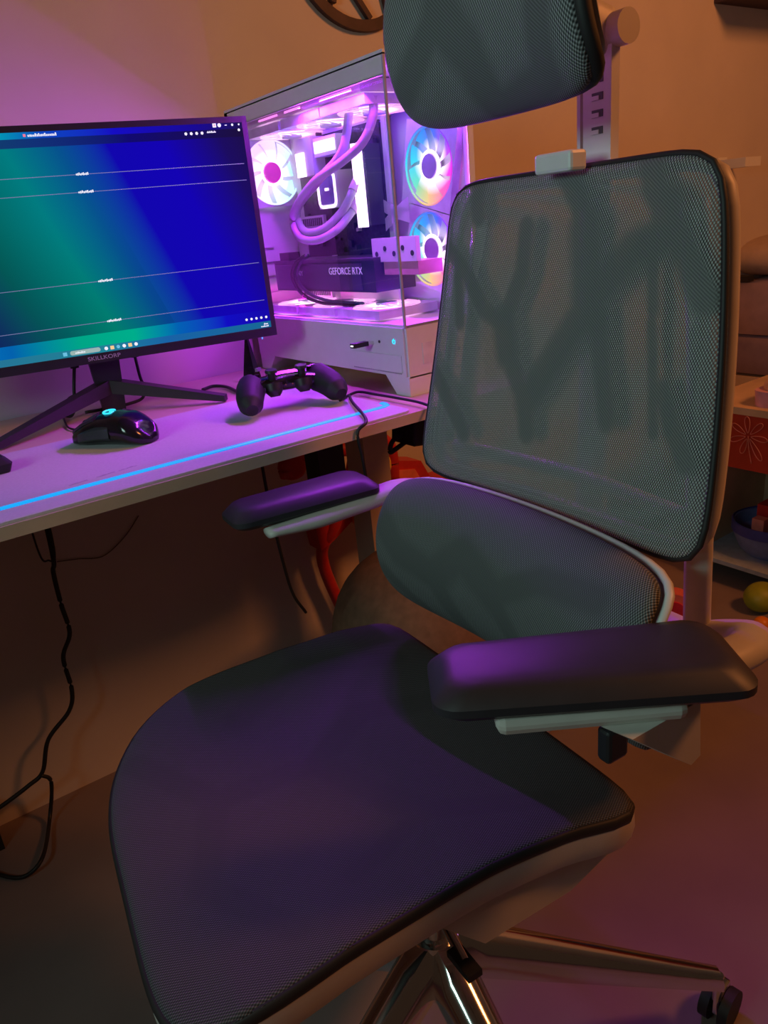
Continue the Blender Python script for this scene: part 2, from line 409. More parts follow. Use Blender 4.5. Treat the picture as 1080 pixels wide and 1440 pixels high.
# stand
def quadpost(name, a, b, wa, wb, d, parent, m):
    bm = bmesh.new(); vs = []
    for (c, w) in ((a,wa),(b,wb)):
        for sx, sy in ((-1,-1),(1,-1),(1,1),(-1,1)): vs.append(bm.verts.new(Vector(c)+Vector((sx*w,sy*d,0))))
    for f in ((3,2,1,0),(4,5,6,7),(0,1,5,4),(1,2,6,5),(2,3,7,6),(3,0,4,7)): bm.faces.new([vs[i] for i in f])
    return from_bm(name, bm, m, parent, bevel=.003)
quadpost('stand_neck', (.0,.062,.004), (.0,.062,.20), .018, .032, .014, mon, M_black)
inv = Matrix.Translation(mon.location) @ Matrix.Rotation(PHI,4,'Z'); inv = inv.inverted()
def foot(tip):
    a = Vector((0,.062,.045)); b = Vector(tip)
    d = (b-a); s = Vector((d.y,-d.x,0)).normalized(); bm = bmesh.new(); vs = []
    for c, w, h in ((a,.012,.0115),(b,.009,.005)):
        for i, j in ((-1,-1),(1,-1),(1,1),(-1,1)): vs.append(bm.verts.new(c+s*w*i+Vector((0,0,h*j))))
    for f in ((3,2,1,0),(4,5,6,7),(0,1,5,4),(1,2,6,5),(2,3,7,6),(3,0,4,7)): bm.faces.new([vs[i] for i in f])
    return from_bm('stand_foot', bm, M_black, mon, bevel=.003)
tl = inv @ onz(-6,628,DZ+.007); tr = inv @ onz(318,560,DZ+.007)
tl.z = tr.z = .008
foot(tl); foot(tr)
foot(Vector((.0,.13,.008)))
# monitor leads: two plugs under the housing and the wires
def mp(px, py, y=1.30): return inv @ ony(px, py, y)
for pts in ([(106,520),(104,548),(106,570),(100,585),(90,580),(98,560),(125,552),(140,556)],
            [(192,512),(197,530),(203,545),(200,560),(180,570),(150,577),(120,580)]):
    L3 = [mp(*p, 1.31) for p in pts]
    for v in L3: v.z = max(v.z, .005)
    L3[0].z = .085
    cyl('plug', L3[0]+Vector((0,0,.028)), L3[0]+Vector((0,0,-.004)), .007, M_cable, mon, n=10)
    tube('lead', L3, .0027, M_cable, mon, n=8, sm=6)
mm_ = [(88,585),(95,600),(105,604),(118,605)]
L3 = [inv @ onz(px,py,DZ+.003) for px,py in mm_]
tube('lead', L3, .0017, M_cable, mon, n=6, sm=6)

# small bevelled device at the far left of the mat
kq = onz(24,663,DZ+.004)
kb = thing('charging_dock', 'small angular black device on the pale mat beside the monitor foot', 'device', (kq.x-.062,kq.y+.024,DZ+.0042), math.radians(2))
loft('body', [[(x,y,0.0005) for x,y in rrect(.112,.044,.006,3)], [(x,y,.012) for x,y in rrect(.120,.052,.006,3)], [(x,y,.020) for x,y in rrect(.104,.036,.005,3)]], M_blackm, kb)
box('status_light', (-.03,-.0265,.008), (-.02,-.0255,.010), M_white, kb)
box('top_inlay', (-.045,-.013,.0198), (.045,.013,.0206), M_gloss, kb)

# mouse
m0, m1 = onz(122,620,DZ+.006), onz(209,619,DZ+.006)
mc_ = (m0+m1)/2
mang = math.atan2(m1.y-m0.y, m1.x-m0.x)
mouse = thing('computer_mouse', 'black sculpted gaming mouse with a glowing cyan mark', 'mouse', (mc_.x,mc_.y,DZ+.0042), mang)
ML, MW, MH = .124, .066, .040        # local +x = heel of the mouse, -x = buttons
def mouse_prof(t):                    # t 0 nose .. 1 heel -> half width, height
    w = np.interp(t, [0,.06,.2,.4,.6,.8,.93,1], [.016,.026,.030,.027,.030,.034,.028,.010])
    h = np.interp(t, [0,.06,.2,.4,.6,.75,.9,1], [.014,.022,.033,.043,.046,.042,.028,.008])
    return w, h
rings = []
for i in range(25):
    t = i/24; w, h = mouse_prof(t); x = -ML/2+ML*t; ring = []
    for j in range(20):
        a = 2*pi*j/20; cy, cz = math.cos(a), math.sin(a)
        y = w*math.copysign(abs(cy)**.7, cy); z = h/2+h/2*math.copysign(abs(cz)**.75, cz)
        ring.append((x, y*(1-.12*(z/h)) , max(z,.001)))
    rings.append(ring)
loft('shell', rings, M_gloss, mouse, smooth=True)
for s in (-1, 1):
    rg = []
    for i in range(9):
        t = .03+.34*i/8; w, h = mouse_prof(t); x = -ML/2+ML*t
        rg.append([(x, s*.003, h*.96), (x, s*w*.75, h*.86), (x, s*w*.78, h*.86+.0035), (x, s*.003, h+.0028)])
    b_ = loft('click_button', rg, M_black, mouse); shade_auto(b_)
rg = []
for i in range(9):
    t = .16+.42*i/8; w, h = mouse_prof(t); x = -ML/2+ML*t; e = .0035*math.sin(pi*i/8)
    rg.append([(x,-w*.9,h*.22), (x,-w*1.0-e,h*.30), (x,-w*.95-e,h*.58), (x,-w*.82,h*.68)])
sg = loft('side_grip', rg, mat('grip_rubber', (.03,.035,.04), .35), mouse); shade_auto(sg)
cyl('scroll_wheel', (-.040,-.004,.024), (-.040,.004,.024), .010, M_cable, mouse)
lx = .004; bm = bmesh.new(); gp = []
for i in range(15):
    a = math.radians(50+270*i/14); gp.append(Vector((lx+.0082*math.cos(a), -.008+.0082*math.sin(a), .0455+.10*(.0082*math.sin(a)))))
gp += [Vector((lx+.0066,-.008,.0456)), Vector((lx+.0005,-.008,.0456))]
tube_into(bm, gp, .0013, 6); from_bm('logo_mark', bm, M_cyan2, mouse)

# ------------------------------------------------------------------ game controller
ca, cb = onz(352,588,DZ+.004), onz(468,566,DZ+.004)
ctr = thing('game_controller', 'black wireless game controller lying on the mat', 'game controller', ((ca.x+cb.x)/2+.006,(ca.y+cb.y)/2+.016,DZ+.0042), math.atan2(cb.y-ca.y, cb.x-ca.x)); ctr.scale = (.90,.90,.90)
# the player side faces away from the camera: grips come forward (-y) and rest on the mat
def blob_chain(name, pts, radii, m, parent, n=16, sm=6, flat=None):
    pp = catmull(pts, sm); rr = np.interp(np.linspace(0,len(radii)-1,len(pp)), range(len(radii)), radii)
    bm = bmesh.new(); rings = []
    for i, p in enumerate(pp):
        t = (pp[min(i+1,len(pp)-1)]-pp[max(i-1,0)]).normalized(); s = t.cross(Vector((0,0,1)))
        if s.length < .05: s = Vector((1,0,0))
        s.normalize(); u = s.cross(t).normalized()
        rings.append([p+s*math.cos(2*pi*j/n)*rr[i]+u*math.sin(2*pi*j/n)*rr[i]*(flat or 1) for j in range(n)])
    bm.free(); return loft(name, rings, m, parent, smooth=True)
# body: central bar
body_r = []
for i in range(17):
    t = i/16; x = -.062+.124*t; e = abs(2*t-1)
    h = .0135-.002*e; d = .026-.006*(1-e)**2; zc = .044
    body_r.append([(x, .012+d*math.copysign(abs(math.cos(2*pi*j/16))**.6, math.cos(2*pi*j/16)), zc+h*math.copysign(abs(math.sin(2*pi*j/16))**.7, math.sin(2*pi*j/16))) for j in range(16)])
loft('body', body_r, M_gloss, ctr, smooth=True)
for s in (-1, 1):
    g = blob_chain('grip', [(s*.045,.022,.044),(s*.058,.012,.042),(s*.069,-.014,.034),(s*.075,-.036,.024),(s*.077,-.050,.0185)],
               [.014,.0245,.0235,.0205,.010], M_blackm, ctr)
    cyl('thumbstick', (s*.026,-.004,.050), (s*.026,-.006,.068), .0065, M_cable, ctr, n=16)
    cyl('stick_cap', (s*.026,-.006,.066), (s*.026,-.0065,.0705), .0105, M_black, ctr, n=20, r1=.0095)
    box('shoulder_button', (s*.052-.014,.032,.046), (s*.052+.014,.046,.055), M_gloss, ctr, bevel=.003)
    blob_chain('trigger', [(s*.052,.034,.042),(s*.053,.043,.034),(s*.054,.047,.022)], [.009,.010,.006], M_black, ctr)
    for k in range(4):
        a = k*pi/2; c = (s*.056+.010*math.cos(a), .014+.010*math.sin(a), .056)
        cyl('face_button', c, (c[0],c[1],.0625), .0046, M_gloss, ctr, n=12)
    # stick wells on the underside of the bar that rest near the mat
    blob_chain('stick_well', [(s*.026,-.006,.046),(s*.026,-.010,.034),(s*.026,-.012,.026)], [.016,.0145,.008], M_black, ctr)
box('touchpad', (-.026,.004,.054), (.026,.034,.0585), M_gloss, ctr, bevel=.002)
for s in (-1,1):
    cyl('contact_pin', (s*.006,-.0125,.043), (s*.006,-.0145,.043), .0012, mat('brass', (.7,.45,.15), .3, 1), ctr, n=8)

# controller / desk cables
def cable(name, pts, r, label, grp=None, m=None, n=8):
    o = tube(name, pts, r, m or M_cable, None, n=n, sm=8); return tag(o, label, 'cable', grp)
zc_ = DZ+.004
A = [onz(px,py,zc_+(.003 if py<580 else 0)) for px,py in ((478,563),(490,556),(505,551),(530,555),(560,560),(590,566))]
A += [onz(612,574,zc_)]
cable('usb_cable', A, .0022, 'thin black cable trailing from the controller past the computer foot')
e0 = onz(491,556,zc_+.005); e1 = onz(500,588,zc_+.003)
e1.y = DF+.008
B = [e0, onz(496,566,zc_+.006), Vector((onz(500,586,zc_+.004).x, DF+.003, zc_+.003)), ony(503,608,DF-.004), ony(509,640,DF-.003), ony(514,668,DF+.002), ony(518,700,DF+.02)]
cable('charging_cable', B, .0024, 'black cable dropping over the desk front edge near the controller')
Cc = [onz(285,548,zc_), onz(300,543,zc_), onz(318,544,zc_), onz(332,550,zc_), onz(345,556,zc_+.001)]
cable('desk_cable', Cc, .0030, 'short black cable lying behind the controller near the triangular stand')

# small black triangular stand between monitor and computer
t0, t1 = onz(356,540,DZ), onz(374,534,DZ); ap = onplane(365,482,(0,1,0),(0,t0.y+.02,0))
ts = thing('tablet_stand', 'slim black triangular stand standing behind the controller', 'stand', ((t0.x+t1.x)/2,(t0.y+t1.y)/2,DZ), .5)
hh = .085
bm = bmesh.new(); w_ = .010
v1 = [bm.verts.new(p) for p in ((-w_,0,0),(w_,0,0),(.002,.012,hh),(-.002,.012,hh))]; v2 = [bm.verts.new(p) for p in ((-w_,.03,0),(w_,.03,0),(.002,.016,hh),(-.002,.016,hh))]
bm.faces.new(v1); bm.faces.new(v2[::-1])
for i in range(4): bm.faces.new((v1[i],v2[i],v2[(i+1)%4],v1[(i+1)%4]))
from_bm('frame', bm, M_gloss, ts, bevel=.001)
box('cross_bar', (-.006,-.003,.020), (.007,.002,.026), mat('stand_grey', (.30,.30,.33), .4), ts)

# ------------------------------------------------------------------ desktop computer
PX, PY = .700, .918
PW, PD, PH = .157, .490, .470
pc = thing('desktop_computer', 'white glass-sided computer tower with glowing purple and rainbow fans', 'computer', (PX,PY,DZ))
def pcx(px, py, x): return onx(px, py, PX+x)-Vector((PX,PY,DZ))
LZ = .108
box('base_shroud', (.002,.0,.028), (PW,PD,LZ), M_case, pc, bevel=.003)
box('side_panel', (-.002,.004,.030), (.004,PD-.002,LZ-.004), M_case, pc, bevel=.001)
# slanted feet
for yy, dr in ((.0,1),(PD,-1)):
    bm = bmesh.new(); pr = [(yy,.0),(yy+dr*.035,.0),(yy+dr*.062,.030),(yy,.030)]
    a_ = [bm.verts.new((.0,y,z)) for y,z in pr]; b_ = [bm.verts.new((PW,y,z)) for y,z in pr]
    bm.faces.new(a_); bm.faces.new(b_[::-1])
    for i in range(4): bm.faces.new((a_[i],b_[i],b_[(i+1)%4],a_[(i+1)%4]))
    from_bm('foot', bm, M_case, pc, bevel=.002)
# roof with tall white fascia
box('roof', (.0,.0,PH-.006), (PW,PD,PH), M_case, pc, bevel=.002)
box('fascia', (.0,.0,PH-.030), (.004,PD,PH-.004), M_case, pc, bevel=.001)
box('rear_panel', (.004,PD-.004,LZ), (PW,PD,PH-.006), M_case, pc)
box('right_panel', (PW-.004,.004,LZ), (PW,PD-.004,PH-.006), M_case, pc)
box('corner_post', (PW-.012,.0,LZ), (PW,.010,PH-.006), M_case, pc, bevel=.001)
box('corner_post', (.0,PD-.012,LZ), (.010,PD,PH-.006), M_case, pc, bevel=.001)
M_glass = glass_mat('tempered_glass', (.96,.95,1.0), .045)
box('side_glass', (.0,.003,LZ-.004), (.0025,PD-.012,PH-.028), M_glass, pc)
box('front_glass', (.0,.0,LZ-.004), (PW-.012,.0025,PH-.006), M_glass, pc)
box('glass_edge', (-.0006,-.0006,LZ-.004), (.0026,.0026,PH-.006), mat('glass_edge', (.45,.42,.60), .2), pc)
# motherboard tray and board
TX = .118
box('motherboard_tray', (TX,.165,LZ), (TX+.006,PD-.004,PH-.02), M_case, pc)
mb = box('motherboard', (TX-.004,.175,.150), (TX,.440,.410), M_pcb, pc)
for k in range(70):                                     # small board components
    y, z = random.uniform(.18,.435), random.uniform(.155,.405); w, h, t = random.uniform(.003,.010), random.uniform(.003,.012), random.uniform(.003,.010)
    box('board_component', (TX-.004-t,y,z), (TX-.003,y+w,z+h), random.choice((M_pcdark,M_pcb,M_case,M_pcdark)), mb)
box('heatsink', (TX-.030,.345,.345), (TX-.004,.405,.408), M_case, pc, bevel=.003)
vr = pcx(465,203,.09); box('heatsink', (TX-.032,.262,.372), (TX-.004,.335,.402), M_case, pc, bevel=.003)
box('light_bar', (TX-.034,.266,.378), (TX-.0318,.331,.396), M_whiteglow, pc)
io = pcx(433,243,.09); box('light_bar', (TX-.034,.372,.345), (TX-.030,.398,.385), M_whiteglow, pc)
# cpu cooler block with glowing rounded square
c1, c2 = pcx(447,243,.085), pcx(483,297,.085)
cy_, cz_ = (c1.y+c2.y)/2, (c1.z+c2.z)/2+.003; cs = .060
cpu = box('cooler_block', (TX-.040,cy_-cs/2,cz_-cs/2), (TX-.004,cy_+cs/2,cz_+cs/2), M_case, pc, bevel=.006)
bm = bmesh.new(); rp_ = [Vector((TX-.0405,cy_+a,cz_+b)) for a,b in rrect(cs-.006,cs-.006,.010,4)]; rp_ += rp_[:2]
tube_into(bm, rp_, .0026, 8, up=Vector((1,0,0))); from_bm('light_ring', bm, M_whiteglow, cpu, smooth=True)
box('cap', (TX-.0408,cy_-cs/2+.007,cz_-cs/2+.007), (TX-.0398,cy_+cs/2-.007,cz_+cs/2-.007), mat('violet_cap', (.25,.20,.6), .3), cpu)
box('logo_dash', (TX-.0415,cy_-.007,cz_-.001), (TX-.0405,cy_+.005,cz_+.0035), M_whiteglow, cpu)
# memory sticks
r1, r2 = pcx(504,207,.085), pcx(527,315,.085)
for k in range(2):
    y = .197-k*.016
    st = box('memory_stick', (TX-.040,y-.004,.252), (TX-.004,y+.004,.376), M_pcdark, pc, bevel=.001)
    box('light_bar', (TX-.046,y-.0036,.250), (TX-.040,y+.0036,.378), M_whiteglow, st, bevel=.001)
for k in range(2):
    y = .222+k*.011
    box('memory_slot', (TX-.010,y-.003,.255), (TX-.004,y+.003,.372), M_pcdark, pc)
# graphics card
gz0, gz1 = .150, .200
gc = box('graphics_card', (.036,.115,gz0), (TX,.445,gz1), M_pcdark, pc, bevel=.003)
box('backplate', (.034,.115,gz1), (TX,.445,gz1+.004), mat('card_plate', (.07,.065,.08), .35), gc)
box('cover_panel', (.033,.150,gz0+.004), (.037,.440,gz1-.004), mat('card_cover', (.06,.07,.09), .3), gc, bevel=.0015)
gm = lambda y, z: frame_mtx((.0328,y,z), (0,-1,0), (0,0,1))
text('card_letters', 'GEFORCE RTX', .0165, M_txt, gc, gm((pcx(461,378,.033).y+pcx(510,375,.033).y)/2, .184), .0003, sx=.95)
text('card_letters', 'PNY', .0125, mat('dim_glowing_print', (.40,.38,.48), .5, emit=(.4,.3,.6), es=.15), gc, gm(pcx(420,378,.033).y, .181), .0003, sx=1.2)  # maker's print brightened by a slight added glow
box('power_socket', (.036,.385,gz1+.004), (.060,.420,gz1+.018), M_black, gc)
tube('power_lead', [(.04,.33,gz1+.012),(.025,.345,.20),(.020,.355,.175),(.024,.33,.145),(.030,.27,.130),(.05,.19,.125)], .0032, M_cable, gc, n=8)
tube('power_lead', [(.044,.325,gz1+.012),(.031,.338,.20),(.026,.348,.175),(.030,.325,.149),(.036,.265,.134),(.056,.185,.128)], .0032, mat('braided_lead', (.10,.10,.14), .4), gc, n=8)
# white bracket in front of the card with screw holes, its end coloured as if lit
br = box('card_support', (.050,.022,.196), (.058,.136,.232), M_case, pc, bevel=.002)
for k in range(5): cyl('screw', (.0495,.032+k*.023,.208+.008*(k%2)), (.0508,.032+k*.023,.208+.008*(k%2)), .0042, M_pcdark, br, n=10)
box('support_arm', (.052,.022,.176), (.100,.110,.196), mat('painted_lit_arm', (.6,.30,.35), .4), br, bevel=.002)
# rear expansion plates
for k in range(5):
    z = .125+k*.026
    ep = box('slot_cover', (.010,PD-.012,z), (.060,PD-.006,z+.020), M_case, pc, bevel=.001)
for k in range(3):
    z = .216+k*.020 if k else .128
    vs = box('vent_plate', (TX-.012,.36,z), (TX-.006,.470,z+.022), M_case, pc, bevel=.001)
    for c in range(14):
        box('vent_slot', (TX-.0126,.366+c*.0072,z+.004), (TX-.0118,.371+c*.0072,z+.018), M_pcdark, vs)
# radiator on the roof
rad = box('radiator', (.020,.085,.434), (.140,.455,.452), M_case, pc, bevel=.002)
box('roof_tray', (.010,.010,.4535), (.150,.478,.4625), M_case, pc)
for y0, y1 in ((.445,.475),(.31,.375),(.235,.285),(.09,.175)):
    box('light_line', (.006,y0,.4355), (.0075,y1,.4385), M_pinkglow, rad)

def fan_mat(name, stops, es=1.6, rot=0.0):
    m = bpy.data.materials.new(name); nt, N, K = nodes_of(m)
    b = N['Principled BSDF']; b.inputs['Roughness'].default_value = .35; b.inputs['Base Color'].default_value = (.10,.10,.12,1)
    tc = N.new('ShaderNodeTexCoord'); mp_ = N.new('ShaderNodeMapping'); mp_.inputs['Rotation'].default_value = (0,0,rot)
    K.new(tc.outputs['Object'], mp_.inputs[0])
    g = N.new('ShaderNodeTexGradient'); g.gradient_type = 'RADIAL'; K.new(mp_.outputs[0], g.inputs[0])
    r = N.new('ShaderNodeValToRGB'); e = r.color_ramp.elements
    while len(e) < len(stops): e.new(.5)
    for el, (p_, c) in zip(e, stops): el.position = p_; el.color = tuple(c)+(1,)
    K.new(g.outputs[0], r.inputs[0])
    ln = N.new('ShaderNodeVectorMath'); ln.operation = 'LENGTH'; K.new(tc.outputs['Object'], ln.inputs[0])
    mr = N.new('ShaderNodeMapRange'); mr.inputs[1].default_value = .022; mr.inputs[2].default_value = .042; mr.inputs[3].default_value = 1; mr.inputs[4].default_value = 0
    K.new(ln.outputs['Value'], mr.inputs[0])
    mx = N.new('ShaderNodeMix'); mx.data_type = 'RGBA'; K.new(mr.outputs[0], mx.inputs[0]); K.new(r.outputs[0], mx.inputs[6]); mx.inputs[7].default_value = (1.6,1.35,1.6,1)
    K.new(mx.outputs[2], b.inputs['Emission Color']); b.inputs['Emission Strength'].default_value = es
    return m
M_rain = fan_mat('rainbow_blades', [(0,(1.0,.02,.75)), (.13,(.35,.04,1.0)), (.25,(.05,.12,.95)), (.38,(.02,.35,1.0)), (.5,(.02,.75,.95)), (.62,(.15,.85,.45)), (.74,(1.0,.70,.15)), (.87,(1.0,.15,.40)), (1,(1.0,.02,.75))], 1.0)
M_ice = fan_mat('ice_blades', [(0,(.35,.8,1.0)), (.3,(.9,.5,1.0)), (.55,(1.0,.55,.95)), (.8,(.6,.95,1.0)), (1,(.35,.8,1.0))], 1.8)
M_pinkfan = fan_mat('pink_blades', [(0,(1,.45,.85)), (.5,(1,.30,.75)), (1,(1,.45,.85))], 1.5)
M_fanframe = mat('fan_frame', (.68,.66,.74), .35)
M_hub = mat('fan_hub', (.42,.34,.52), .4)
def make_fan(mtx, bl, R=.058, hub=M_hub, nb=9, zo=0.0):
    """fan about local z, blades lit; placed by mtx inside the case"""
    f = None
    bm = bmesh.new(); out = []; n = 48
    sq = [(.0605*max(-1,min(1,1.32*math.cos(2*pi*i/n)*1.0/max(abs(math.cos(2*pi*i/n)),abs(math.sin(2*pi*i/n)))*.76)), .0605*max(-1,min(1,1.32*math.sin(2*pi*i/n)/max(abs(math.cos(2*pi*i/n)),abs(math.sin(2*pi*i/n)))*.76))) for i in range(n)]
    rings = []
    for z, kk in ((-.006,0),(.008,0),(.008,1),(-.006,1)):
        rings.append([bm.verts.new((sq[i][0],sq[i][1],z)) if kk == 0 else bm.verts.new((R*math.cos(2*pi*i/n),R*math.sin(2*pi*i/n),z)) for i in range(n)])
    for a in range(4):
        A_, B_ = rings[a], rings[(a+1)%4]
        for i in range(n): bm.faces.new((A_[i],A_[(i+1)%n],B_[(i+1)%n],B_[i]))
    fr = from_bm('fan', bm, M_fanframe, pc); fr.matrix_local = mtx
    for k in range(nb):
        bm = bmesh.new(); rows = []
        for i in range(7):
            r = .019+(R-.0205)*i/6; a0 = 2*pi*k/nb+.25*(i/6); wd = (.62+.22*i/6 if zo == 0 else .99)*2*pi/nb
            rows.append([bm.verts.new((r*math.cos(a0+wd*j), r*math.sin(a0+wd*j), .004+zo-.009*j*(1 if zo == 0 else .3)+.004*(i/6)*(j-.5))) for j in (0,.33,.66,1)])
        for A_, B_ in zip(rows, rows[1:]):
            for j in range(3): bm.faces.new((A_[j],A_[j+1],B_[j+1],B_[j]))
        from_bm('blade', bm, bl, fr, smooth=True)
    bm = bmesh.new(); cyl_into(bm, (0,0,-.004), (0,0,.0065+zo), .0195, .018, 28); from_bm('hub', bm, hub, fr)
    bm = bmesh.new(); rp_ = [Vector((.0215*math.cos(2*pi*i/28),.0215*math.sin(2*pi*i/28),.004)) for i in range(30)]
    tube_into(bm, rp_, .0026, 6); from_bm('glow_ring', bm, M_whiteglow, fr, smooth=True)
    bm = bmesh.new(); rp_ = [Vector(((R-.002)*math.cos(2*pi*i/48),(R-.002)*math.sin(2*pi*i/48),.007)) for i in range(50)]
    tube_into(bm, rp_, .0016, 6); from_bm('rim_ring', bm, bl, fr, smooth=True)
    return fr
def fmtx(c, zdir, xdir):
    z = Vector(zdir).normalized(); x = Vector(xdir); x = (x-z*x.dot(z)).normalized(); y = z.cross(x)
    m = Matrix.Identity(4)
    for i in range(3): m[i][0], m[i][1], m[i][2], m[i][3] = x[i], y[i], z[i], c[i]
    return m
make_fan(fmtx((.142,.082,.330),(-1,0,0),(0,1,.25)), M_rain)
make_fan(fmtx((.142,.090,.206),(-1,0,0),(0,1,.25)), M_rain)
make_fan(fmtx((.072,PD-.016,.362),(0,-1,0),(-1,0,0)), M_ice, hub=mat('magenta_hub', (.75,.05,.45), .4, emit=(.6,.03,.42), es=.6))
for y in (.385,.255,.13): make_fan(fmtx((.075,y,.424),(0,0,-1),(1,0,0)), M_pinkfan, zo=.007)
for y in (.40,.27,.14): make_fan(fmtx((.072,y,LZ+.009),(0,0,1),(1,0,0)), M_pinkfan, zo=.007)
# coolant tubes
b1, b2 = pcx(497,266,.075), pcx(500,292,.075)
T1 = [pcx(490,134,.035), pcx(490,165,.035), pcx(480,215,.034), pcx(447,255,.032), pcx(418,295,.03), pcx(428,325,.03), pcx(455,322,.034), pcx(482,296,.05), pcx(497,266,.07), pcx(500,256,.085)]
T2 = [pcx(525,134,.035), pcx(524,165,.035), pcx(510,200,.034), pcx(480,228,.032), pcx(440,258,.026), pcx(413,300,.022), pcx(420,332,.022), pcx(445,338,.026), pcx(475,322,.04), pcx(497,294,.07), pcx(502,284,.085)]
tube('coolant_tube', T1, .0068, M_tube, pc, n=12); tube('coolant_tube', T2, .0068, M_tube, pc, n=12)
for t in (T1, T2):
    d = (t[-1]-t[-3]).normalized(); cyl('tube_fitting', t[-2]-d*.004, t[-2]+d*.016, .0082, mat('fitting', (.62,.40,.62), .35), pc, n=14)
# ribbon cable between board and front fans, side case furniture
for k in range(2):
    a = pcx(545,250+k*30,.10); bm = bmesh.new()
    vs = [bm.verts.new(p) for p in ((.108,.172,.290-k*.03),(.108,.172,.270-k*.03),(.090,.130,.262-k*.012),(.090,.130,.282-k*.012),(.104,.100,.250+k*.02),(.104,.100,.270+k*.02))]
    bm.faces.new((vs[0],vs[1],vs[2],vs[3])); bm.faces.new((vs[3],vs[2],vs[4],vs[5])); from_bm('ribbon_cable', bm, M_tube, pc)
# lower panel front furniture: usb stick, jack, power button, label
q = pcx(556,480,0); cyl('power_button', (-.003,q.y,q.z), (-.001,q.y,q.z), .0055, M_case, pc, n=18)
bm = bmesh.new(); pts = [Vector((-.0034,q.y+.0032*math.cos(a),q.z+.0032*math.sin(a))) for a in [math.radians(130+280*i/14) for i in range(15)]]
tube_into(bm, pts, .0008, 6, up=Vector((1,0,0))); bbox(bm, (-.0040,q.y-.0005,q.z+.001), (-.0030,q.y+.0005,q.z+.0045)); from_bm('power_symbol', bm, M_cyan2, pc)
q = pcx(535,480,0); cyl('audio_jack', (-.0028,q.y,q.z), (-.0018,q.y,q.z), .0024, M_cable, pc, n=12)
q = pcx(524,481,0)
us = box('usb_stick', (-.040,q.y-.006,q.z-.0035), (-.012,q.y+.006,q.z+.0035), M_blackm, pc, bevel=.002, mtx=None)
box('usb_plug', (-.0125,q.y-.006,q.z-.0025), (-.0015,q.y+.006,q.z+.0025), M_chrome, us)
box('activity_light', (-.041,q.y-.003,q.z-.001), (-.0398,q.y+.003,q.z+.001), mat('white_dot', (.8,.8,.8), .4, emit=(1,1,1), es=1.5), us)
q1, q2 = pcx(497,495,0), pcx(575,523,0)
vp = box('vent_panel', (-.0032,.012,.036), (-.0018,q1.y,.062), M_case, pc, bevel=.0005)
for k in range(40): box('vent_perforation', (-.0036,.014+k*.0033,.034), (-.0030,.0155+k*.0033,.0355), mat('vent_shadow', (.35,.35,.40), .6), vp)
fl = box('front_label', (.030,-.0012,.045), (.140,.0005,.078), mat('paper_label', (.70,.68,.72), .6), pc)
for k in range(6): box('label_mark', (.060+k*.013,-.0018,.052+.003*(k%2)), (.066+k*.013,-.0010,.060), M_pcdark, fl)
# lamps of the case: LED strips at the roof edge, the floor edge and the right front post, plus a little inner glow
def strip(loc, direction, axis, length, col, e):
    """thin LED line of the given length along axis, shining towards direction (perpendicular to axis)"""
    p = Vector((PX+loc[0],PY+loc[1],DZ+loc[2])); d = Vector(direction).normalized(); y = Vector(axis)
    o = light('case_led_strip', 'AREA', p, col, e, None, .004, length); x = y.cross(-d); m = Matrix.Identity(3)
    for i in range(3): m[i][0], m[i][1], m[i][2] = x[i], y[i], -d[i]
    o.rotation_euler = m.to_euler(); return o
strip((.0062,.13,.4360), (-.8,0,-1), (0,1,0), .22, (.52,.035,1.0), 4.6)
strip((.0062,.27,.1120), (-1,0,.40), (0,1,0), .36, (.52,.03,1.0), .7)
strip((PW-.016,.0050,.30), (-.7,-1,0), (0,0,1), .28, (.50,.05,1.0), 1.9)
def pcl(loc, col, e, size=.004):
    return light('fan_glow', 'POINT', (PX+loc[0],PY+loc[1],DZ+loc[2]), col, e, size=size)
pcl((.060,.31,.405), (.20,.015,1.0), .26); pcl((.055,.10,.400), (.15,.02,1.0), .34); pcl((.06,.40,.135), (1.0,.02,.65), .16)
pcl((.060,.10,.130), (.40,.02,1.0), .16)

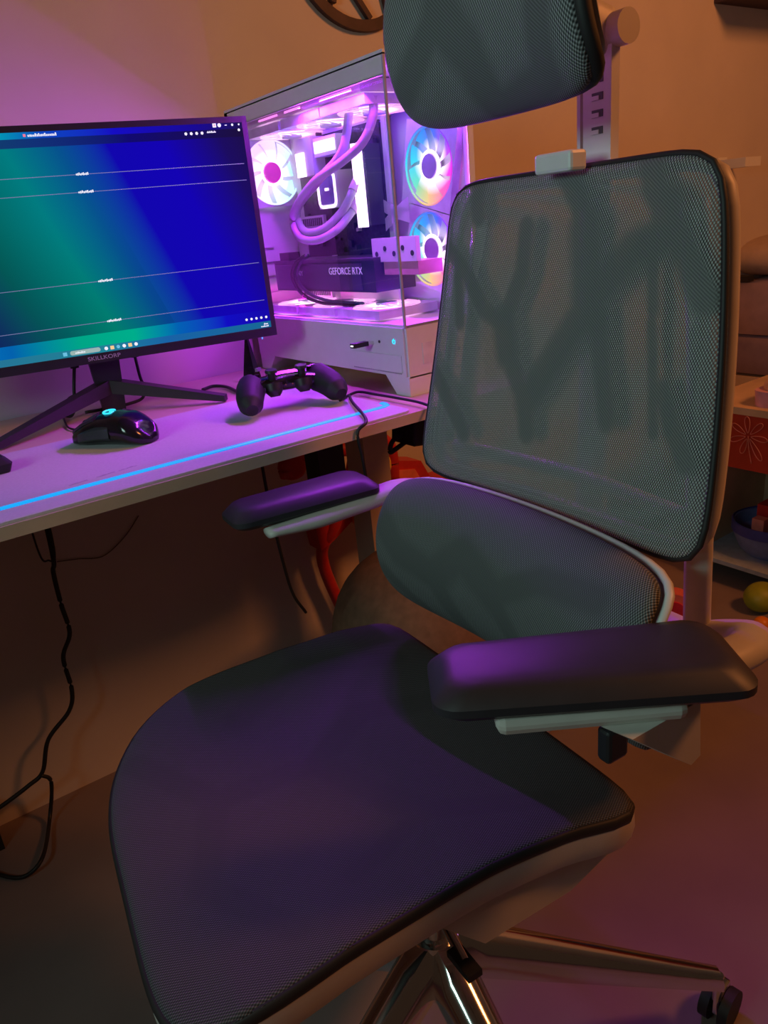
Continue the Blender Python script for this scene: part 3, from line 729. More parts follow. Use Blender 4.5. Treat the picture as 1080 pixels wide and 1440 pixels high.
# ------------------------------------------------------------------ office chair
CH = Vector((.36,.51,0)); TH = math.radians(5)
chair = thing('office_chair', 'ergonomic office chair with black mesh seat, headrest and white frame', 'office chair', CH, pi/2-TH)
CI = (Matrix.Translation(CH) @ Matrix.Rotation(pi/2-TH,4,'Z')).inverted()
CF = np.array([-math.cos(TH), math.sin(TH), 0]); CL = np.array([math.sin(TH), math.cos(TH), 0]); CHn = np.array(CH)
def cly(px, py, ly): return CI @ onplane(px, py, CF, CHn+CF*ly)
def clx(px, py, lx): return CI @ onplane(px, py, CL, CHn+CL*lx)
def clz(px, py, z): return CI @ onz(px, py, z)
def segdist(p, a, b):
    a, b, p = np.array(a), np.array(b), np.array(p); d = b-a; t = max(0, min(1, (p-a) @ d/(d @ d+1e-12))); return np.linalg.norm(p-a-d*t)
def pad(name, pos, m, parent, nu=90, nv=90, n=5.0, Tf=.01, Tb=.01, ef=.5, bands=(), axis='z', pf=6.0, bs=1.0):
    """closed cushion: pos(a,b)->(point, normal, uv), a,b in -1..1 rounded to a superellipse; front bulge Tf, back Tb"""
    verts, uvs, bv = [], [], []; idx = {}
    def add(side):
        for i in range(nu+1):
            for j in range(nv+1):
                s, t = 2*i/nu-1, 2*j/nv-1; r = max(abs(s), abs(t))
                if r > 1e-9:
                    nn = n(s,t) if callable(n) else n; k = (abs(s/r)**nn+abs(t/r)**nn)**(1/nn); s2, t2 = s/k, t/k
                else: s2, t2 = s, t
                rim = i in (0,nu) or j in (0,nv)
                if side == 1 and rim: idx[(1,i,j)] = idx[(0,i,j)]; continue
                P, Nn, uv = pos(s2, t2); e = max(0, 1-r**pf)**ef
                P = Vector(P)+Vector(Nn)*(Tf*e if side == 0 else -Tb*e)
                idx[(side,i,j)] = len(verts); verts.append(P); uvs.append(uv)
                b_ = 0.0
                for (pa, pb, w) in bands:
                    d = segdist(uv, pa, pb); b_ = max(b_, 1-min(1, max(0, (d-w*.65)/(w*.6))))
                bv.append(b_*bs)
    add(0); add(1); faces = []
    for side in (0,1):
        for i in range(nu):
            for j in range(nv):
                q = [idx[(side,i,j)], idx[(side,i+1,j)], idx[(side,i+1,j+1)], idx[(side,i,j+1)]]
                faces.append(q if side == 0 else q[::-1])
    me = bpy.data.meshes.new(name); me.from_pydata([tuple(v) for v in verts], [], faces)
    ul = me.uv_layers.new(name='UVMap'); at = me.attributes.new('band','FLOAT','POINT')
    li = np.zeros(len(me.loops), int); me.loops.foreach_get('vertex_index', li)
    ul.data.foreach_set('uv', np.array(uvs)[li].astype(np.float32).ravel()); at.data.foreach_set('value', np.array(bv, np.float32))
    bm = bmesh.new(); bm.from_mesh(me); bmesh.ops.recalc_face_normals(bm, faces=bm.faces[:]); bm.to_mesh(me); bm.free()
    return link(name, me, m, parent, smooth=True)
def bandlist(polys, conv):
    out = []
    for w, pts in polys:
        w *= 1.35; q = [conv(*p) for p in pts]
        out += [(a, b, w) for a, b in zip(q, q[1:])]
    return out
M_meshb = weave_mat('back_mesh', (.016,.018,.020), (.62,.66,.65), .0025, .30)
M_meshs = weave_mat('seat_mesh', (.012,.012,.013), (.165,.155,.17), .0022, 0)
M_meshl = weave_mat('lumbar_mesh', (.012,.013,.014), (.34,.36,.36), .0022, 0)
M_piping = mat('edge_piping', (.016,.014,.015), .6)

# back panel: bottom z .745 / top z 1.052
BZ0, BZ1 = .738, 1.056
def back_ly(z, x): 
    t = (z-BZ0)/(BZ1-BZ0); return -.168-.075*t+.030*t*t - .010*(1-(x/.2)**2)
def back_pos(s, t):
    v = (t+1)/2; z = BZ0+(BZ1-BZ0)*v
    hw = .201-.036*v**1.1+.002*math.sin(pi*min(1,v*1.1)); x = .012+s*hw
    z += .006*(1-s*s)*(1 if t > .5 else 0)*0
    return (x, back_ly(z,x), z), (0,1,.10), (x, z)
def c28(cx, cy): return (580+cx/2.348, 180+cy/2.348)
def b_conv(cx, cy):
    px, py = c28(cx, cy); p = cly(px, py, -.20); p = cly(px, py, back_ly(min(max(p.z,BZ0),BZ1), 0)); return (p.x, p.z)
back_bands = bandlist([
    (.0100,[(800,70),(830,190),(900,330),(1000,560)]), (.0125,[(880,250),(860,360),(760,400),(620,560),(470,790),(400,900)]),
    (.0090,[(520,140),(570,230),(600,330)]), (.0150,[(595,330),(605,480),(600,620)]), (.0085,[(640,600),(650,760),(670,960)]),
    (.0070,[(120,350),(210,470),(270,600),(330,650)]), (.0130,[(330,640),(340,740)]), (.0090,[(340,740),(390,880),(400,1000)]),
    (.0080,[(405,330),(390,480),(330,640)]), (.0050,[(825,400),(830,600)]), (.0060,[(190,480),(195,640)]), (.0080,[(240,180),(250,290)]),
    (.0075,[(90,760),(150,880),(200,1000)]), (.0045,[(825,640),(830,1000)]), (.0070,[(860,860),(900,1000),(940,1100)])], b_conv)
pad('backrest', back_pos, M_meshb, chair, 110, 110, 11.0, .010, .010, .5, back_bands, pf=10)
# edge piping and frame behind the mesh
def outline(posf, n=5.0, N_=72, off=0.0, sc=1.0):
    out = []
    for i in range(N_):
        a = 2*pi*i/N_; c, s = math.cos(a), math.sin(a); r = max(abs(c),abs(s)); s0, t0 = c/r, s/r
        nn = n(s0,t0) if callable(n) else n; k = (abs(s0)**nn+abs(t0)**nn)**(1/nn); P, Nn, uv = posf(sc*s0/k, sc*t0/k); out.append(Vector(P)+Vector(Nn)*off)
    return out
ol = outline(back_pos, 11.0, 96); bm = bmesh.new(); tube_into(bm, ol+ol[:2], .0028, 8, up=Vector((0,1,0))); from_bm('edge_piping', bm, M_piping, chair, smooth=True)
ol = outline(back_pos, 11.0, 96, -.015, .965); bm = bmesh.new(); tube_into(bm, ol+ol[:2], .0065, 8, flat=.008, up=Vector((0,1,0))); from_bm('back_frame', bm, M_cream, chair, smooth=True)
# rear uprights: near side beam shows right of the panel and below it
for s in (-1, 1):
    pts = [(s*.168+.009,-.214,.60), (s*.168+.009,-.209,.70), (s*.163+.010,-.212,.80), (s*.148+.012,-.225,.92), (s*.130+.012,-.232,1.02)]
    tube('upright', pts, .013, M_cream, chair, n=10, flat=.009, up=Vector((0,1,0)))
tube('cross_beam', [(.17,-.222,.64),(.0,-.235,.63),(-.163,-.222,.64)], .015, M_cream, chair, n=10)
tube('cross_beam', [(.185,-.205,.765),(.0,-.222,.765),(-.155,-.205,.765)], .008, M_cream, chair, n=10)
tube('spine', [(.0,-.235,.63),(.0,-.245,.80),(.0,-.250,1.05)], .020, M_cream, chair, n=10, flat=.010, up=Vector((0,1,0)))
tube('spine_foot', [(.0,-.235,.63),(.0,-.20,.52),(.0,-.10,.475),(.0,.0,.47)], .028, M_cream, chair, n=12, flat=.016, up=Vector((1,0,0)))
# top clamp on the panel edge
cA, cB = cly(764,236,-.195), cly(832,222,-.195)
cc = (cA+cB)/2
box('top_clamp', (-.023,-.010,-.0085), (.023,.010,.0085), M_white, chair, bevel=.003, mtx=Matrix.Translation((.002,-.204,1.0615)))
# headrest post with adjustment notches
post = box('headrest_post', (-.019,-.254,1.02), (.014,-.244,1.165), M_white, chair, bevel=.003)
box('post_edge', (.0165,-.256,1.02), (.0205,-.243,1.160), M_white, post, bevel=.001)
for k in range(5):
    z = 1.082+k*.0135; nt_ = box('notch', (-.010,-.2442,z), (.003,-.2434,z+.006), mat('notch_shadow', (.10,.11,.11), .5), post)
    box('notch_tooth', (-.006,-.2436,z), (.003,-.2425,z+.0035), M_white, nt_)
cyl('hinge', (-.030,-.252,1.160), (.016,-.252,1.160), .0135, M_cream, chair, n=20)
tube('headrest_arm', [(-.008,-.250,1.160),(-.008,-.215,1.168),(-.006,-.175,1.165)], .020, M_cream, chair, n=12, flat=.009, up=Vector((1,0,0)))
# headrest cushion: convex towards the sitter, rolling back at the bottom
HC = 1.168
def head_pos(s, t):
    x = -.011+s*.113; a = t*1.15; z = HC+.004+.075*math.sin(a)*1.02; y = -.168+.055*math.cos(a)-.012*(s*s)*0+.016*s*s
    return (x, y, z), (0, math.cos(a), math.sin(a)), (x, .075*a+1.0)
HB = [(.016,[(.055,1.045),(.06,1.005),(.03,.975),(.02,.93)]), (.010,[(.06,1.005),(.12,.96)]), (.012,[(-.02,1.06),(-.06,1.0),(-.05,.95)]), (.008,[(-.06,1.0),(-.11,1.03)]), (.012,[(.02,.93),(-.05,.945)])]
hb = bandlist(HB, lambda a,b: (a-.033,b))
pad('headrest', head_pos, weave_mat('head_mesh', (.016,.018,.020), (.46,.48,.50), .0023, 0), chair, 80, 70, 6.0, .012, .004, .5, hb, pf=8)
def head_shell(s, t):
    P, Nn, uv = head_pos(s, t); return (P[0], P[1]-.015*Nn[1], P[2]-.015*Nn[2]), Nn, uv
pad('headrest_shell', lambda s,t: head_shell(s*1.02,t*1.0), M_cream, chair, 40, 36, 6.0, .003, .010, .5, pf=8)
ol = outline(head_pos, 6.0, 80, -.004, 1.0); bm = bmesh.new(); tube_into(bm, ol+ol[:2], .006, 8); from_bm('edge_piping', bm, M_piping, chair, smooth=True)

# lumbar cushion
LC = .682
def lum_pos(s, t):
    x = -.020+s*.189; a = t*1.25; z = LC-.006+.080*math.sin(a)*1.03
    y = -.165+.072*math.cos(a)+.022*s*s
    return (x, y, z), (0, math.cos(a), math.sin(a)), (x, .078*a)
lb = bandlist([(.012,[(.18,.05),(.12,.01),(.06,.0),(.03,-.05)]), (.014,[(.06,.0),(.02,.03),(-.03,.01)]), (.010,[(-.03,.01),(-.07,-.03),(-.10,-.07)]), (.009,[(-.03,.01),(-.09,.04),(-.16,.05)]), (.010,[(-.12,-.02),(-.17,.0)]), (.008,[(.15,-.02),(.10,-.05)])], lambda a,b: (a,b))
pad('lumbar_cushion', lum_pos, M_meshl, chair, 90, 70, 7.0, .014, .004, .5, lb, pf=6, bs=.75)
def lum_shell(s, t):
    P, Nn, uv = lum_pos(s, t); return (P[0], P[1]-.009, P[2]-.003), Nn, uv
ol = outline(lum_shell, 7.0, 90, .0, 1.006); bm = bmesh.new(); tube_into(bm, ol+ol[:2], .0040, 8, flat=.0035); from_bm('lumbar_rim', bm, M_white, chair, smooth=True)
pad('lumbar_shell', lambda s,t: lum_shell(s*.98,t*.98), M_cream, chair, 40, 36, 7.0, .002, .010, .5, pf=8)
tube('lumbar_mount', [(.0,-.235,.66),(.0,-.19,.67),(.0,-.13,.68)], .03, M_cream, chair, n=12, flat=.02, up=Vector((0,0,1)))

# seat: mesh pan in a white frame
def seat_xy(s, t):
    hw = .194+.018*max(0,-t)**2-(.010 if s > 0 else -.004)*max(0,t)**2; x = .002+s*hw; return x, .098+t*.196-.07*x*max(0,t)
def seat_z(s, t):
    zs_ = float(np.interp(t, [-1,-.85,-.6,-.2,.4,.75,1], [.550,.555,.567,.575,.577,.570,.556])); zm_ = float(np.interp(t, [-1,-.5,0,.6,1], [.553,.548,.545,.548,.546]))
    return zm_+(zs_-zm_)*abs(s)**2.2
SN = lambda s, t: (3.2 if s > 0 else 6.5) if t > 0 else 14.0
def seat_pos(s, t):
    x, y = seat_xy(s, t); return (x, y, seat_z(s,t)), (0,0,1), (x, y)
sb = bandlist([(.012,[(.02,-.05),(.06,.03),(.02,.10),(-.10,.06)]), (.010,[(-.10,.06),(-.16,-.03)]), (.011,[(.02,.10),(.03,.20),(-.06,.24)]), (.010,[(-.06,.24),(-.15,.20)]), (.012,[(.12,.14),(.16,.05),(.12,-.05)]), (.010,[(.03,.2),(.12,.25)]), (.009,[(-.10,.06),(-.13,.14)])], lambda a,b: (a,b))
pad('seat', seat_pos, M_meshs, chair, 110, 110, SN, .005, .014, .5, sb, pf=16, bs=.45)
ol = outline(seat_pos, SN, 110, -.005, .995); bm = bmesh.new(); tube_into(bm, ol+ol[:2], .0036, 8, flat=.006); from_bm('edge_piping', bm, M_piping, chair, smooth=True)
# white frame band below the edge, deeper at the rear sides
rings = []
for k, (ins, dz) in enumerate(((1.005,-.009),(1.008,-.024),(.985,-.038),(.86,-.042),(.80,-.034),(.80,-.026))):
    ring = []
    for i in range(110):
        a = 2*pi*i/110; c, s_ = math.cos(a), math.sin(a); r = max(abs(c),abs(s_)); s0, t0 = c/r, s_/r
        nn = SN(s0,t0); kk = (abs(s0)**nn+abs(t0)**nn)**(1/nn); P, Nn, uv = seat_pos(ins*s0/kk, ins*t0/kk)
        P0, _, _ = seat_pos(s0/kk, t0/kk)
        ring.append((P[0], P[1], P0[2]+dz))
    rings.append(ring)
loft('seat_frame', rings, M_cream, chair, smooth=True, cap=False)
for s in (-1, 1):
    # side wing under the frame that carries the tilt mechanism
    X = .002+s*.196; bm = bmesh.new(); prf = [(-.093,.530),(.150,.545),(.105,.536),(.062,.487),(-.03,.482),(-.093,.502)]
    a_ = [bm.verts.new((X-.010*s,y,z)) for y,z in prf]; b_ = [bm.verts.new((X-.150*s,y,z-.0)) for y,z in prf]
    bm.faces.new(a_); bm.faces.new(b_[::-1])
    for i in range(len(prf)): bm.faces.new((a_[i],b_[i],b_[(i+1)%len(prf)],a_[(i+1)%len(prf)]))
    from_bm('seat_wing', bm, M_cream, chair, bevel=.004)
box('tilt_mechanism', (-.06,-.08,.415), (.06,.10,.475), M_blackm, chair, bevel=.008)
cyl('height_lever', (-.06,.05,.455), (-.165,.07,.452), .005, M_chrome, chair, n=12)
box('lever_paddle', (-.180,.064,.449), (-.150,.078,.456), M_blackm, chair, bevel=.002)
cyl('gas_column', (0,0,.33), (0,0,.42), .0165, M_chrome, chair, n=28)
cyl('column_sleeve', (0,0,.20), (0,0,.375), .022, M_chrome, chair, n=32)
# five-star base
ce = CI @ onz(1006,1418,.03); ang0 = math.atan2(ce.y, ce.x); RB = math.hypot(ce.x, ce.y)
cyl('base_hub', (0,0,.205), (0,0,.280), .034, M_chrome, chair, n=32, r1=.028)
wheel_me = None
for k in range(5):
    a = ang0+2*pi*k/5; d = Vector((math.cos(a), math.sin(a), 0)); sd = Vector((-d.y, d.x, 0))
    rg = []
    for i in range(11):
        t = i/10; c = d*(.02+(RB-.02)*t)+Vector((0,0,.255-.165*t)); w = .026-.012*t; h = .026-.015*t
        rg.append([c+sd*w*x+Vector((0,0,h*z)) for x, z in ((-1,-1),(1,-1),(1,.2),(.45,1),(-.45,1),(-1,.2))])
    o = loft('base_leg', rg, M_chrome, chair); shade_auto(o, .9)
    e = d*RB
    cyl('caster_stem', e+Vector((0,0,.050)), e+Vector((0,0,.092)), .0065, M_chrome, chair, n=14)
    ca_ = a+.95 if k else a+.6; wd = Vector((math.cos(ca_), math.sin(ca_), 0)); ws = Vector((-wd.y, wd.x, 0)); wc = e+wd*.014+Vector((0,0,.027))
    hd = box('caster_hood', (-.018,-.006,-.006), (.018,.006,.030), M_chrome, chair, bevel=.004, mtx=Matrix.Translation(wc) @ Matrix.Rotation(ca_,4,'Z'))
    for sgn in (-1, 1):
        cyl('caster_wheel', wc+ws*sgn*.0065, wc+ws*sgn*.0185, .0265, M_blackm, chair, n=26, bevel=0)

# armrests: padded tops on curved white arms fixed to the back frame
def arm_pad(c, ang, Lp, Wp, z1, tilt=0):
    m4 = Matrix.Translation((c[0],c[1],z1)) @ Matrix.Rotation(ang,4,'Z') @ Matrix.Rotation(tilt,4,'X')
    def olp(ins, z):
        o = []
        for (x, y) in rrect(Wp-2*ins, Lp-2*ins, .018, 5):
            tp = 1-.20*max(0, y/(Lp/2))**2; o.append((x*tp, y, z-.004*(y/(Lp/2))**2))
        return o
    return loft('arm_pad', [olp(.005,-.022), olp(.0,-.017), olp(.0,-.011), olp(.009,-.0020), olp(.018,.0)], mat('arm_pad_skin', (.030,.028,.034), .46, bump=.02), chair, smooth=True, mtx=m4)
nf, nb_ = (clz(607,952,.727)+Vector((0,0,0))), clz(1034,912,.727)
nc = (nf+nb_)/2; na = math.atan2(nf.y-nb_.y, nf.x-nb_.x)-pi/2
arm_pad((nc.x,nc.y), na, (nf-nb_).length+.004, .088, .737)
ff, fb = clz(322,722,.728), clz(518,668,.728)
fc = (ff+fb)/2; fa = math.atan2(ff.y-fb.y, ff.x-fb.x)-pi/2
arm_pad((fc.x+.004,fc.y), fa, (ff-fb).length+.004, .080, .735)
tube('arm_support', [(.165,-.222,.66),(.215,-.215,.685),(.245,-.165,.705),(.245,-.10,.704),(.240,-.03,.702),(.236,.035,.704)], .022, M_cream, chair, n=12, flat=.011, radii=[1,1,1,1,.9,.5])
tube('arm_support', [(-.156,-.212,.650),(-.192,-.212,.668),(-.218,-.200,.682),(-.238,-.165,.694),(-.240,-.11,.700),(-.232,-.05,.704),(-.210,.0,.705)], .017, M_cream, chair, n=12, flat=.012, radii=[1,1,1,1,1,.9,.5])
for s, c in ((-1,(-.225,.0)),(1,(.24,.0))):
    box('pad_plate', (-.026,-.080,.0), (.026,.050,.015), M_cream, chair, bevel=.006, mtx=Matrix.Translation((nc.x if s < 0 else fc.x, nc.y+.02 if s < 0 else fc.y, .697)) @ Matrix.Rotation(na if s < 0 else fa,4,'Z'))
# fin below the near arm
bm = bmesh.new(); P = [clx(890,1040,-.262), clx(985,985,-.262), clx(985,1062,-.262), clx(972,1076,-.262)]
a_ = [bm.verts.new(p) for p in P]; b_ = [bm.verts.new(p+Vector((.022,.006,0))) for p in P]
bm.faces.new(a_); bm.faces.new(b_[::-1])
for i in range(4): bm.faces.new((a_[i],b_[i],b_[(i+1)%4],a_[(i+1)%4]))
from_bm('arm_fin', bm, M_cream, chair, bevel=.004)
box('arm_lever', (-.006,-.010,-.024), (.006,.010,.004), M_black, chair, bevel=.003, mtx=Matrix.Translation(clx(862,1025,-.235)))

# ------------------------------------------------------------------ cables under the desk
Yh = 1.37
def wp(pts, y): return [ony(px,py,y) for px,py in pts]
c1 = wp([(70,738),(73,775),(75,805),(86,850),(98,890),(89,925),(101,970),(97,1000),(68,1040),(60,1085)], Yh); c1[0].z = DZ-DT-.001
c1 += [ony(40,1105,Yh), ony(0,1135,Yh), ony(-40,1160,Yh)]
cable('hanging_cable', c1, .0042, 'thick black cable bundle hanging under the desk against the wall')
c2 = wp([(58,1090),(72,1100),(70,1150)], Yh-.005)+[onz(60,1205,.02), onz(35,1232,.006), onz(0,1230,.006), onz(-40,1210,.006)]
cable('floor_cable', c2, .0038, 'black cable looping down to the floor below the bundle')
c3 = wp([(45,742),(52,770),(68,788),(76,770),(73,738)], Yh-.01); c3[0].z = c3[-1].z = DZ-DT-.001
cable('loop_cable', c3, .0017, 'thin black wire loop under the desk around the cable bundle')
c4 = [ony(366,640,DF+.12), ony(375,690,DF+.12), ony(386,740,DF+.12), ony(398,790,DF+.14), ony(412,835,DF+.17), ony(430,861,DF+.20)]
c4[0] = Vector((c4[0].x, c4[0].y, DZ-DT-.001))
cable('thin_cable', c4, .0026, 'thin black cable hanging below the desk behind the far armrest')
c5 = wp([(440,622),(460,615),(480,606),(505,596)], 1.02)
for v in c5: v.z = min(v.z, DZ-DT-.004)
cable('underdesk_cable', c5, .0035, 'short black cable running beneath the desk next to the steel post')
c6 = wp([(80,790),(110,786),(145,782),(175,755),(195,725)], WY-.003)
cable('wall_wire', c6, .0010, 'very thin dark wire tacked along the wall under the desk', m=mat('thin_wire', (.12,.07,.06), .6))
pq = ony(-6,1195,1.36)
ps = thing('power_strip', 'black power strip standing by the wall at the cable loop', 'power strip', (pq.x-.03,1.38,0))
box('body', (-.05,-.02,.0), (.045,.03,.085), M_blackm, ps, bevel=.006)
box('switch', (.02,-.023,.03), (.036,-.019,.055), M_cable, ps)

# ------------------------------------------------------------------ wall plaque and dark shelf
wc = ony(494,-84,WY); R0 = abs(ony(578,0,WY).x-ony(415,0,WY).x)*.5*1.10
wpq = thing('wall_plaque', 'dark wooden round wall emblem with cut-out bars', 'wall decoration', (wc.x,WY,wc.z))
bm = bmesh.new(); n = 56; rgs = []
for r, y in ((R0,-.001),(R0,-.014),(R0-.020,-.014),(R0-.020,-.001)): rgs.append([bm.verts.new((r*math.cos(2*pi*i/n),y,r*math.sin(2*pi*i/n))) for i in range(n)])
for a in range(4):
    for i in range(n): bm.faces.new((rgs[a][i],rgs[a][(i+1)%n],rgs[(a+1)%4][(i+1)%n],rgs[(a+1)%4][i]))
M_wood = mat('dark_wood', (.050,.024,.028), .6, var=.3, scale=30)
from_bm('ring', bm, M_wood, wpq)
for (x0,z0,x1,z1,w) in ((-.02,.06,-.055,-.095,.012),(-.09,.02,.02,-.115,.012),(.0,-.02,.075,-.085,.011),(.02,.05,.06,-.10,.010)):
    d = Vector((x1-x0,0,z1-z0)); L_ = d.length; a = math.atan2(d.z, d.x); sc_ = R0/.135
    box('bar', (0,-.012,-w/2), (L_*sc_,-.002,w/2), M_wood, wpq, bevel=.001, mtx=Matrix.Translation((x0*sc_,0,z0*sc_)) @ Matrix.Rotation(-a,4,'Y'))
t0 = ony(1012,-26,WY-.12); t1 = ony(1082,17,WY-.12)
sh = thing('wall_shelf', 'dark wooden wall shelf high above the bed', 'shelf', (2.5,WY,t0.z-.01))
box('board', (-.22,-.20,.0), (.55,-.001,.025), M_wood, sh, bevel=.002)
for x in (.1,.4): box('bracket', (x,-.15,-.03), (x+.02,-.001,.0), M_wood, sh, bevel=.002)

# ------------------------------------------------------------------ things behind the chair
pf_c = ony(500,830,1.14)
M_pouf = mat('brown_fabric', (.22,.115,.07), .9, var=.15, scale=60, bump=.2)
def superblob(name, c, r, m, e=.8, n=28, parent=None, sq=None):
    rings = []
    for i in range(1, n//2):
        p_ = -pi/2+pi*i/(n//2); cp, sp_ = math.cos(p_), math.sin(p_); ring = []
        for j in range(n):
            a = 2*pi*j/n; ca_, sa_ = math.cos(a), math.sin(a); f_ = lambda v, q: math.copysign(abs(v)**q, v)
            ring.append((c[0]+r[0]*f_(cp,e)*f_(ca_,e), c[1]+r[1]*f_(cp,e)*f_(sa_,e), c[2]+r[2]*f_(sp_,e)))
        rings.append(ring)
    return loft(name, rings, m, parent, smooth=True)
pouf = thing('floor_pouf', 'large brown fabric pouf standing under the desk end', 'pouf', (.80,1.02,0))
superblob('cushion', (0,0,.228), (.21,.17,.232), M_pouf, .75, 36, pouf)
bm = bmesh.new(); rp_ = [Vector((.206*math.copysign(abs(math.cos(2*pi*i/40))**.75,math.cos(2*pi*i/40)), .166*math.copysign(abs(math.sin(2*pi*i/40))**.75,math.sin(2*pi*i/40)), .228)) for i in range(42)]
tube_into(bm, rp_, .005, 8); from_bm('seam', bm, M_pouf, pouf, smooth=True)

# red toy behind the desk leg
def toy_at(px, py, y): return ony(px, py, y)
tq = toy_at(480,650,1.36)
toy = thing('red_toy_walker', 'red and yellow plastic toy ride-on behind the desk leg', 'toy', (tq.x,1.36,0))
def tl_(px, py, y=1.36): v = ony(px,py,y); return v-Vector((tq.x,1.36,0))
tube('handle', [tl_(405,670),(tl_(402,655)),tl_(412,642),tl_(440,640),tl_(480,632),tl_(500,628)], .017, M_dkred, toy, n=12)
superblob('wheel_arch', tl_(412,655), (.030,.018,.030), M_dkred, .8, 20, toy)
bm = bmesh.new(); pr = [tl_(440,728),tl_(505,722),tl_(470,760),tl_(452,775)]
a_ = [bm.verts.new(p) for p in pr]; b_ = [bm.verts.new(p+Vector((0,.05,0))) for p in pr]; bm.faces.new(a_); bm.faces.new(b_[::-1])
for i in range(4): bm.faces.new((a_[i],b_[i],b_[(i+1)%4],a_[(i+1)%4]))
from_bm('seat_shell', bm, M_dkred, toy, bevel=.006)
tube('support', [tl_(500,628),tl_(490,680),tl_(470,740),tl_(465,800)+Vector((0,.03,0)),Vector((.02,.02,.01))], .014, M_dkred, toy, n=10)
box('foot', (-.08,-.04,0), (.08,.05,.02), M_dkred, toy, bevel=.006)
superblob('knob', tl_(505,728), (.020,.015,.014), M_orange, .8, 16, toy)
# second toy to the right of the leg
t2 = ony(580,660,1.25)
M_clear = mat('orange_shell', (.85,.20,.10), .35)
toy2 = thing('red_toy_truck', 'red toy truck with an orange faceted cab beside the desk leg', 'toy', (t2.x,1.25,0))
def t2_(px, py, y=1.25): v = ony(px,py,y); return v-Vector((t2.x,1.25,0))
def prism(name, pr, dy, m, par, bev=.004):
    bm = bmesh.new(); a_ = [bm.verts.new(p) for p in pr]; b_ = [bm.verts.new(p+Vector((0,dy,0))) for p in pr]; k = len(pr)
    bm.faces.new(a_); bm.faces.new(b_[::-1])
    for i in range(k): bm.faces.new((a_[i],b_[i],b_[(i+1)%k],a_[(i+1)%k]))
    return from_bm(name, bm, m, par, bevel=bev)
prism('cab', [t2_(552,655),t2_(562,648),t2_(592,648),t2_(606,672),t2_(606,690),t2_(552,690)], .05, M_dkred, toy2)
prism('window', [t2_(554,662,1.245),t2_(584,660,1.245),t2_(598,684,1.245),t2_(556,684,1.245)], .01, M_clear, toy2, .001)
tube('arm', [t2_(537,617),t2_(548,628),t2_(552,650),t2_(553,672)], .014, M_dkred, toy2, n=10)
superblob('lamp', t2_(542,652), (.012,.012,.020), M_yellow, .8, 14, toy2)
zb = t2_(570,690).z
box('chassis', (-.09,-.01,zb-.03), (.10,.05,zb+.002), M_dkred, toy2, bevel=.006)
for x in (-.06,.07):
    cyl('strut', (x,.025,zb-.02), (x,.025,.04), .018, M_dkred, toy2)
    cyl('wheel', (x,.005,.04), (x,.045,.04), .04, M_blackm, toy2, n=24)

# ------------------------------------------------------------------ right side: low cabinet, bed, toys
KX = 1.80
kc = thing('toy_cabinet', 'low wooden toy cabinet with a red drawer bearing a flower outline', 'cabinet', (KX,.70,0))
zt = onx(1045,573,KX).z; zd0 = onx(1045,582,KX).z; zd1 = onx(1045,660,KX).z; yl = onx(1000,600,KX).y-.70
M_kwood = mat('cabinet_wood', (.62,.44,.28), .5, var=.12, scale=12)
box('top_board', (-.005,-.55,zt-.018), (.36,yl+.05,zt), M_kwood, kc, bevel=.002)
box('side_board', (.0,yl+.02,0), (.36,yl+.05,zt-.018), M_kwood, kc, bevel=.002)
box('side_board', (.0,-.55,0), (.36,-.52,zt-.018), M_kwood, kc, bevel=.002)
box('back_board', (.345,-.52,.0), (.36,yl+.02,zt-.018), M_kwood, kc)
M_draw = mat('red_drawer', (.52,.045,.02), .45, var=.06)
dw = box('drawer', (.0,-.515,zd1), (.33,yl+.015,zd0), M_draw, kc, bevel=.002)
fcn = onx(1053,613,KX-.002)-Vector((KX,.70,0)); M_flow = mat('flower_print', (.62,.20,.17), .5)
for k in range(7):
    a = math.radians(90+k*360/7+8); L_ = .050 if k != 4 else .07
    bm = bmesh.new(); cdir = Vector((0,-math.cos(a),math.sin(a))); sdir = Vector((0,math.sin(a),math.cos(a)))
    pts = [fcn+Vector((-.003,0,0))+cdir*(.008+(L_-.008)*(.5-.5*math.cos(t)))+sdir*.009*math.sin(t)*(.4+.6*(.5-.5*math.cos(t))) for t in [2*pi*i/24 for i in range(26)]]
    tube_into(bm, pts, .0012, 5, up=Vector((1,0,0))); from_bm('petal', bm, M_flow, dw)
tube('stem', [fcn+Vector((-.003,0,0)), fcn+Vector((-.003,-.004,-.03)), fcn+Vector((-.003,-.014,-.07))], .0014, M_flow, dw, n=5)
zs = onx(1045,795,KX).z
box('lower_shelf', (-.01,-.52,zs-.012), (.344,yl+.02,zs), mat('pale_blue_board', (.42,.52,.62), .5), kc, bevel=.002)
# things on and in the cabinet
pb = onx(1075,565,KX+.03); 
pk = thing('pink_box', 'small pink rounded box on top of the toy cabinet', 'box', (KX+.085,pb.y-.035,zt))
loft('tub', [[(x,y,.0) for x,y in rrect(.13,.13,.03)], [(x,y,.040) for x,y in rrect(.135,.135,.03)]], mat('pink_plastic', (.72,.36,.50), .45), pk, smooth=True)
superblob('lid', (0,0,.046), (.060,.060,.030), mat('peach_plastic', (.80,.45,.30), .5), .9, 24, pk)
bq = onx(1075,760,KX+.10)
bk = thing('blue_basket', 'round blue plastic toy basket on the lower cabinet shelf', 'basket', (KX+.12,bq.y-.01,zs))
M_blue = mat('blue_plastic', (.05,.08,.42), .4); M_bluel = mat('pale_blue_plastic', (.18,.26,.60), .4)
loft('tub', [[(r*math.cos(2*pi*i/32),r*math.sin(2*pi*i/32),z) for i in range(32)] for r, z in ((.060,0),(.082,.02),(.098,.06),(.102,.095),(.096,.095),(.092,.06),(.05,.012))], M_bluel, bk, smooth=True)
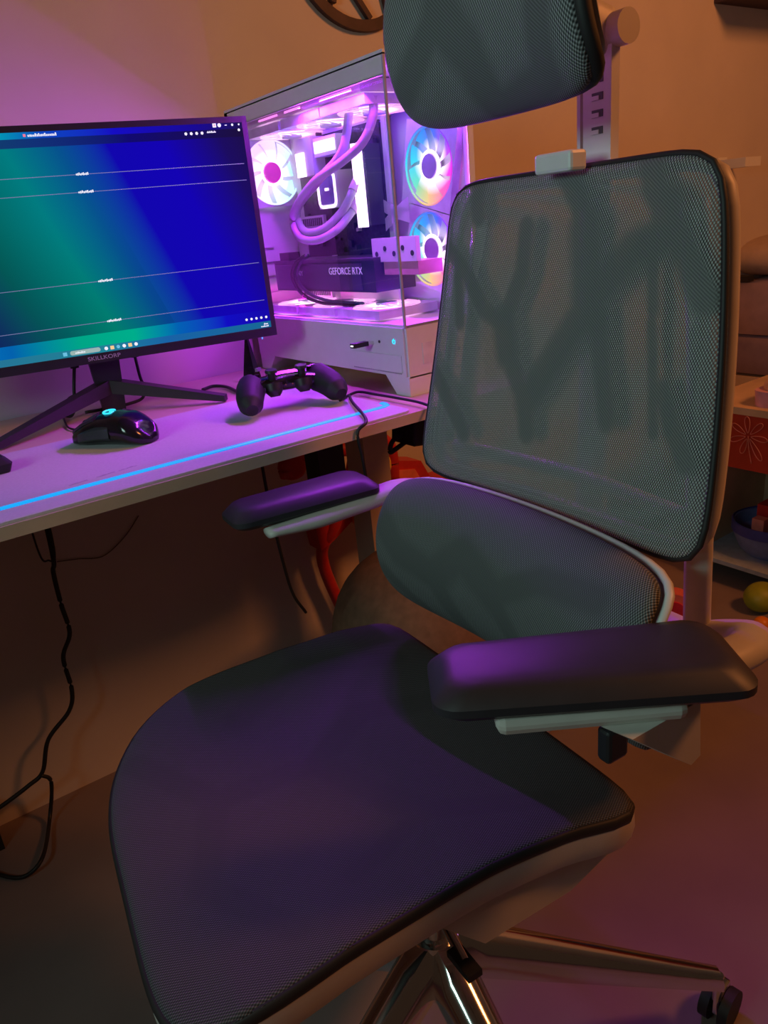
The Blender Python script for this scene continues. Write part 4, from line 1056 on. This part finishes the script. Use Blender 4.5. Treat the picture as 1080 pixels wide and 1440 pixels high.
loft('band', [[(r*math.cos(2*pi*i/32),r*math.sin(2*pi*i/32),z) for i in range(32)] for r, z in ((.1015,.070),(.1045,.072),(.1045,.098),(.1005,.100))], M_blue, bk, smooth=True, cap=False)
tb = tag(box('pink_block', (-.014,-.016,0), (.014,.016,.085), mat('pink_block_paint', (.72,.30,.28), .5), None, bevel=.003), 'pink toy block standing in the blue basket', 'toy block')
tb.location = (KX+.06, bq.y-.005, zs+.035)
rb_ = tag(box('red_block', (-.05,-.05,0), (.05,.05,.05), M_dkred, None, bevel=.008), 'red toy block lying on top of the blue basket', 'toy block'); rb_.location = (KX+.135, bq.y-.03, zs+.097)
gb_p = onz(1068,848,.0)
gb = tag(superblob('green_ball', (0,0,.038), (.048,.042,.038), mat('green_rubber', (.30,.36,.02), .5), 1.0, 26), 'dull green toy ball on the floor below the cabinet shelf', 'ball'); gb.location = (gb_p.x-.032,gb_p.y-.020,0)
ob_p = onz(1071,882,.012)
ob = tag(superblob('orange_ball', (0,0,.020), (.0205,.0205,.020), mat('orange_rubber', (.95,.26,.01), .4), 1.0, 26), 'small bright orange ball on the floor in front of the cabinet', 'ball'); ob.location = (ob_p.x,ob_p.y,0)
rt = ony(942,852,.78)
rr_p = onz(946,880,.0)
rtt = thing('red_toy_ring', 'small red and pink round toy on the floor behind the chair', 'toy', (rr_p.x,rr_p.y,0), .6)
bm = bmesh.new(); cyl_into(bm, (-.02,0,.05), (.02,0,.05), .05, n=30); from_bm('disc', bm, mat('coral_plastic', (.80,.16,.12), .45), rtt, bevel=.008)
cyl('centre', (-.024,0,.05), (-.018,0,.05), .030, mat('crimson_plastic', (.62,.02,.05), .45), rtt, n=26)

bedx = 2.45
bed = thing('bed', 'bed with two stacked mauve mattresses beyond the toy cabinet', 'bed', (bedx+.4,.9,0))
def bz(px, py): return onx(px, py, bedx).z
z_a, z_b, z_c, z_d = bz(1050,398), bz(1050,470), bz(1050,475), bz(1050,525)
M_mauve = mat('mauve_fabric', (.42,.30,.38), .9, var=.08, scale=30)
box('frame', (.0-.4,-.9,.02), (.44,.50,z_d-.01), M_kwood, bed, bevel=.01)
for x in (-.38,.36):
    for y in (-.86,.42): box('leg', (x,y,0), (x+.06,y+.06,.03), M_kwood, bed)
box('mattress', (.0-.4,-.9,z_d), (.44,.50,z_c), M_mauve, bed, bevel=.03, seg=4, smooth=True)
box('mattress', (.0-.4,-.9,z_b), (.44,.50,z_a), mat('mauve_fabric_light', (.60,.44,.52), .9, var=.08, scale=30), bed, bevel=.03, seg=4, smooth=True)
pil = tag(superblob('pillow', (0,0,.06), (.22,.26,.065), mat('beige_linen', (.55,.42,.33), .9, var=.06), .8, 32), 'soft beige pillow lying on the bed', 'pillow'); pil.location = (bedx+.26, onx(1075,360,bedx+.25).y-.08, z_a+.008)
rm = tag(box('remote_control', (-.02,-.06,0), (.02,.06,.018), M_blackm, None, bevel=.004), 'black remote control lying in front of the pillow', 'remote'); rq = onx(1036,372,bedx+.03); rm.location = (bedx+.015, rq.y, z_a+.003)
# small pale wall hook beside the chair top
hk = ony(1030,230,WY-.03)
hook = thing('wall_lamp', 'small pale wall light bracket on the wall behind the chair', 'lamp', (hk.x,WY,hk.z))
box('plate', (-.05,-.012,-.02), (.0,-.001,.02), M_white, hook, bevel=.004)
box('shade', (-.05,-.10,-.014), (ony(1052,228,WY-.06).x-hk.x,-.012,.012), M_white, hook, bevel=.010, seg=3)
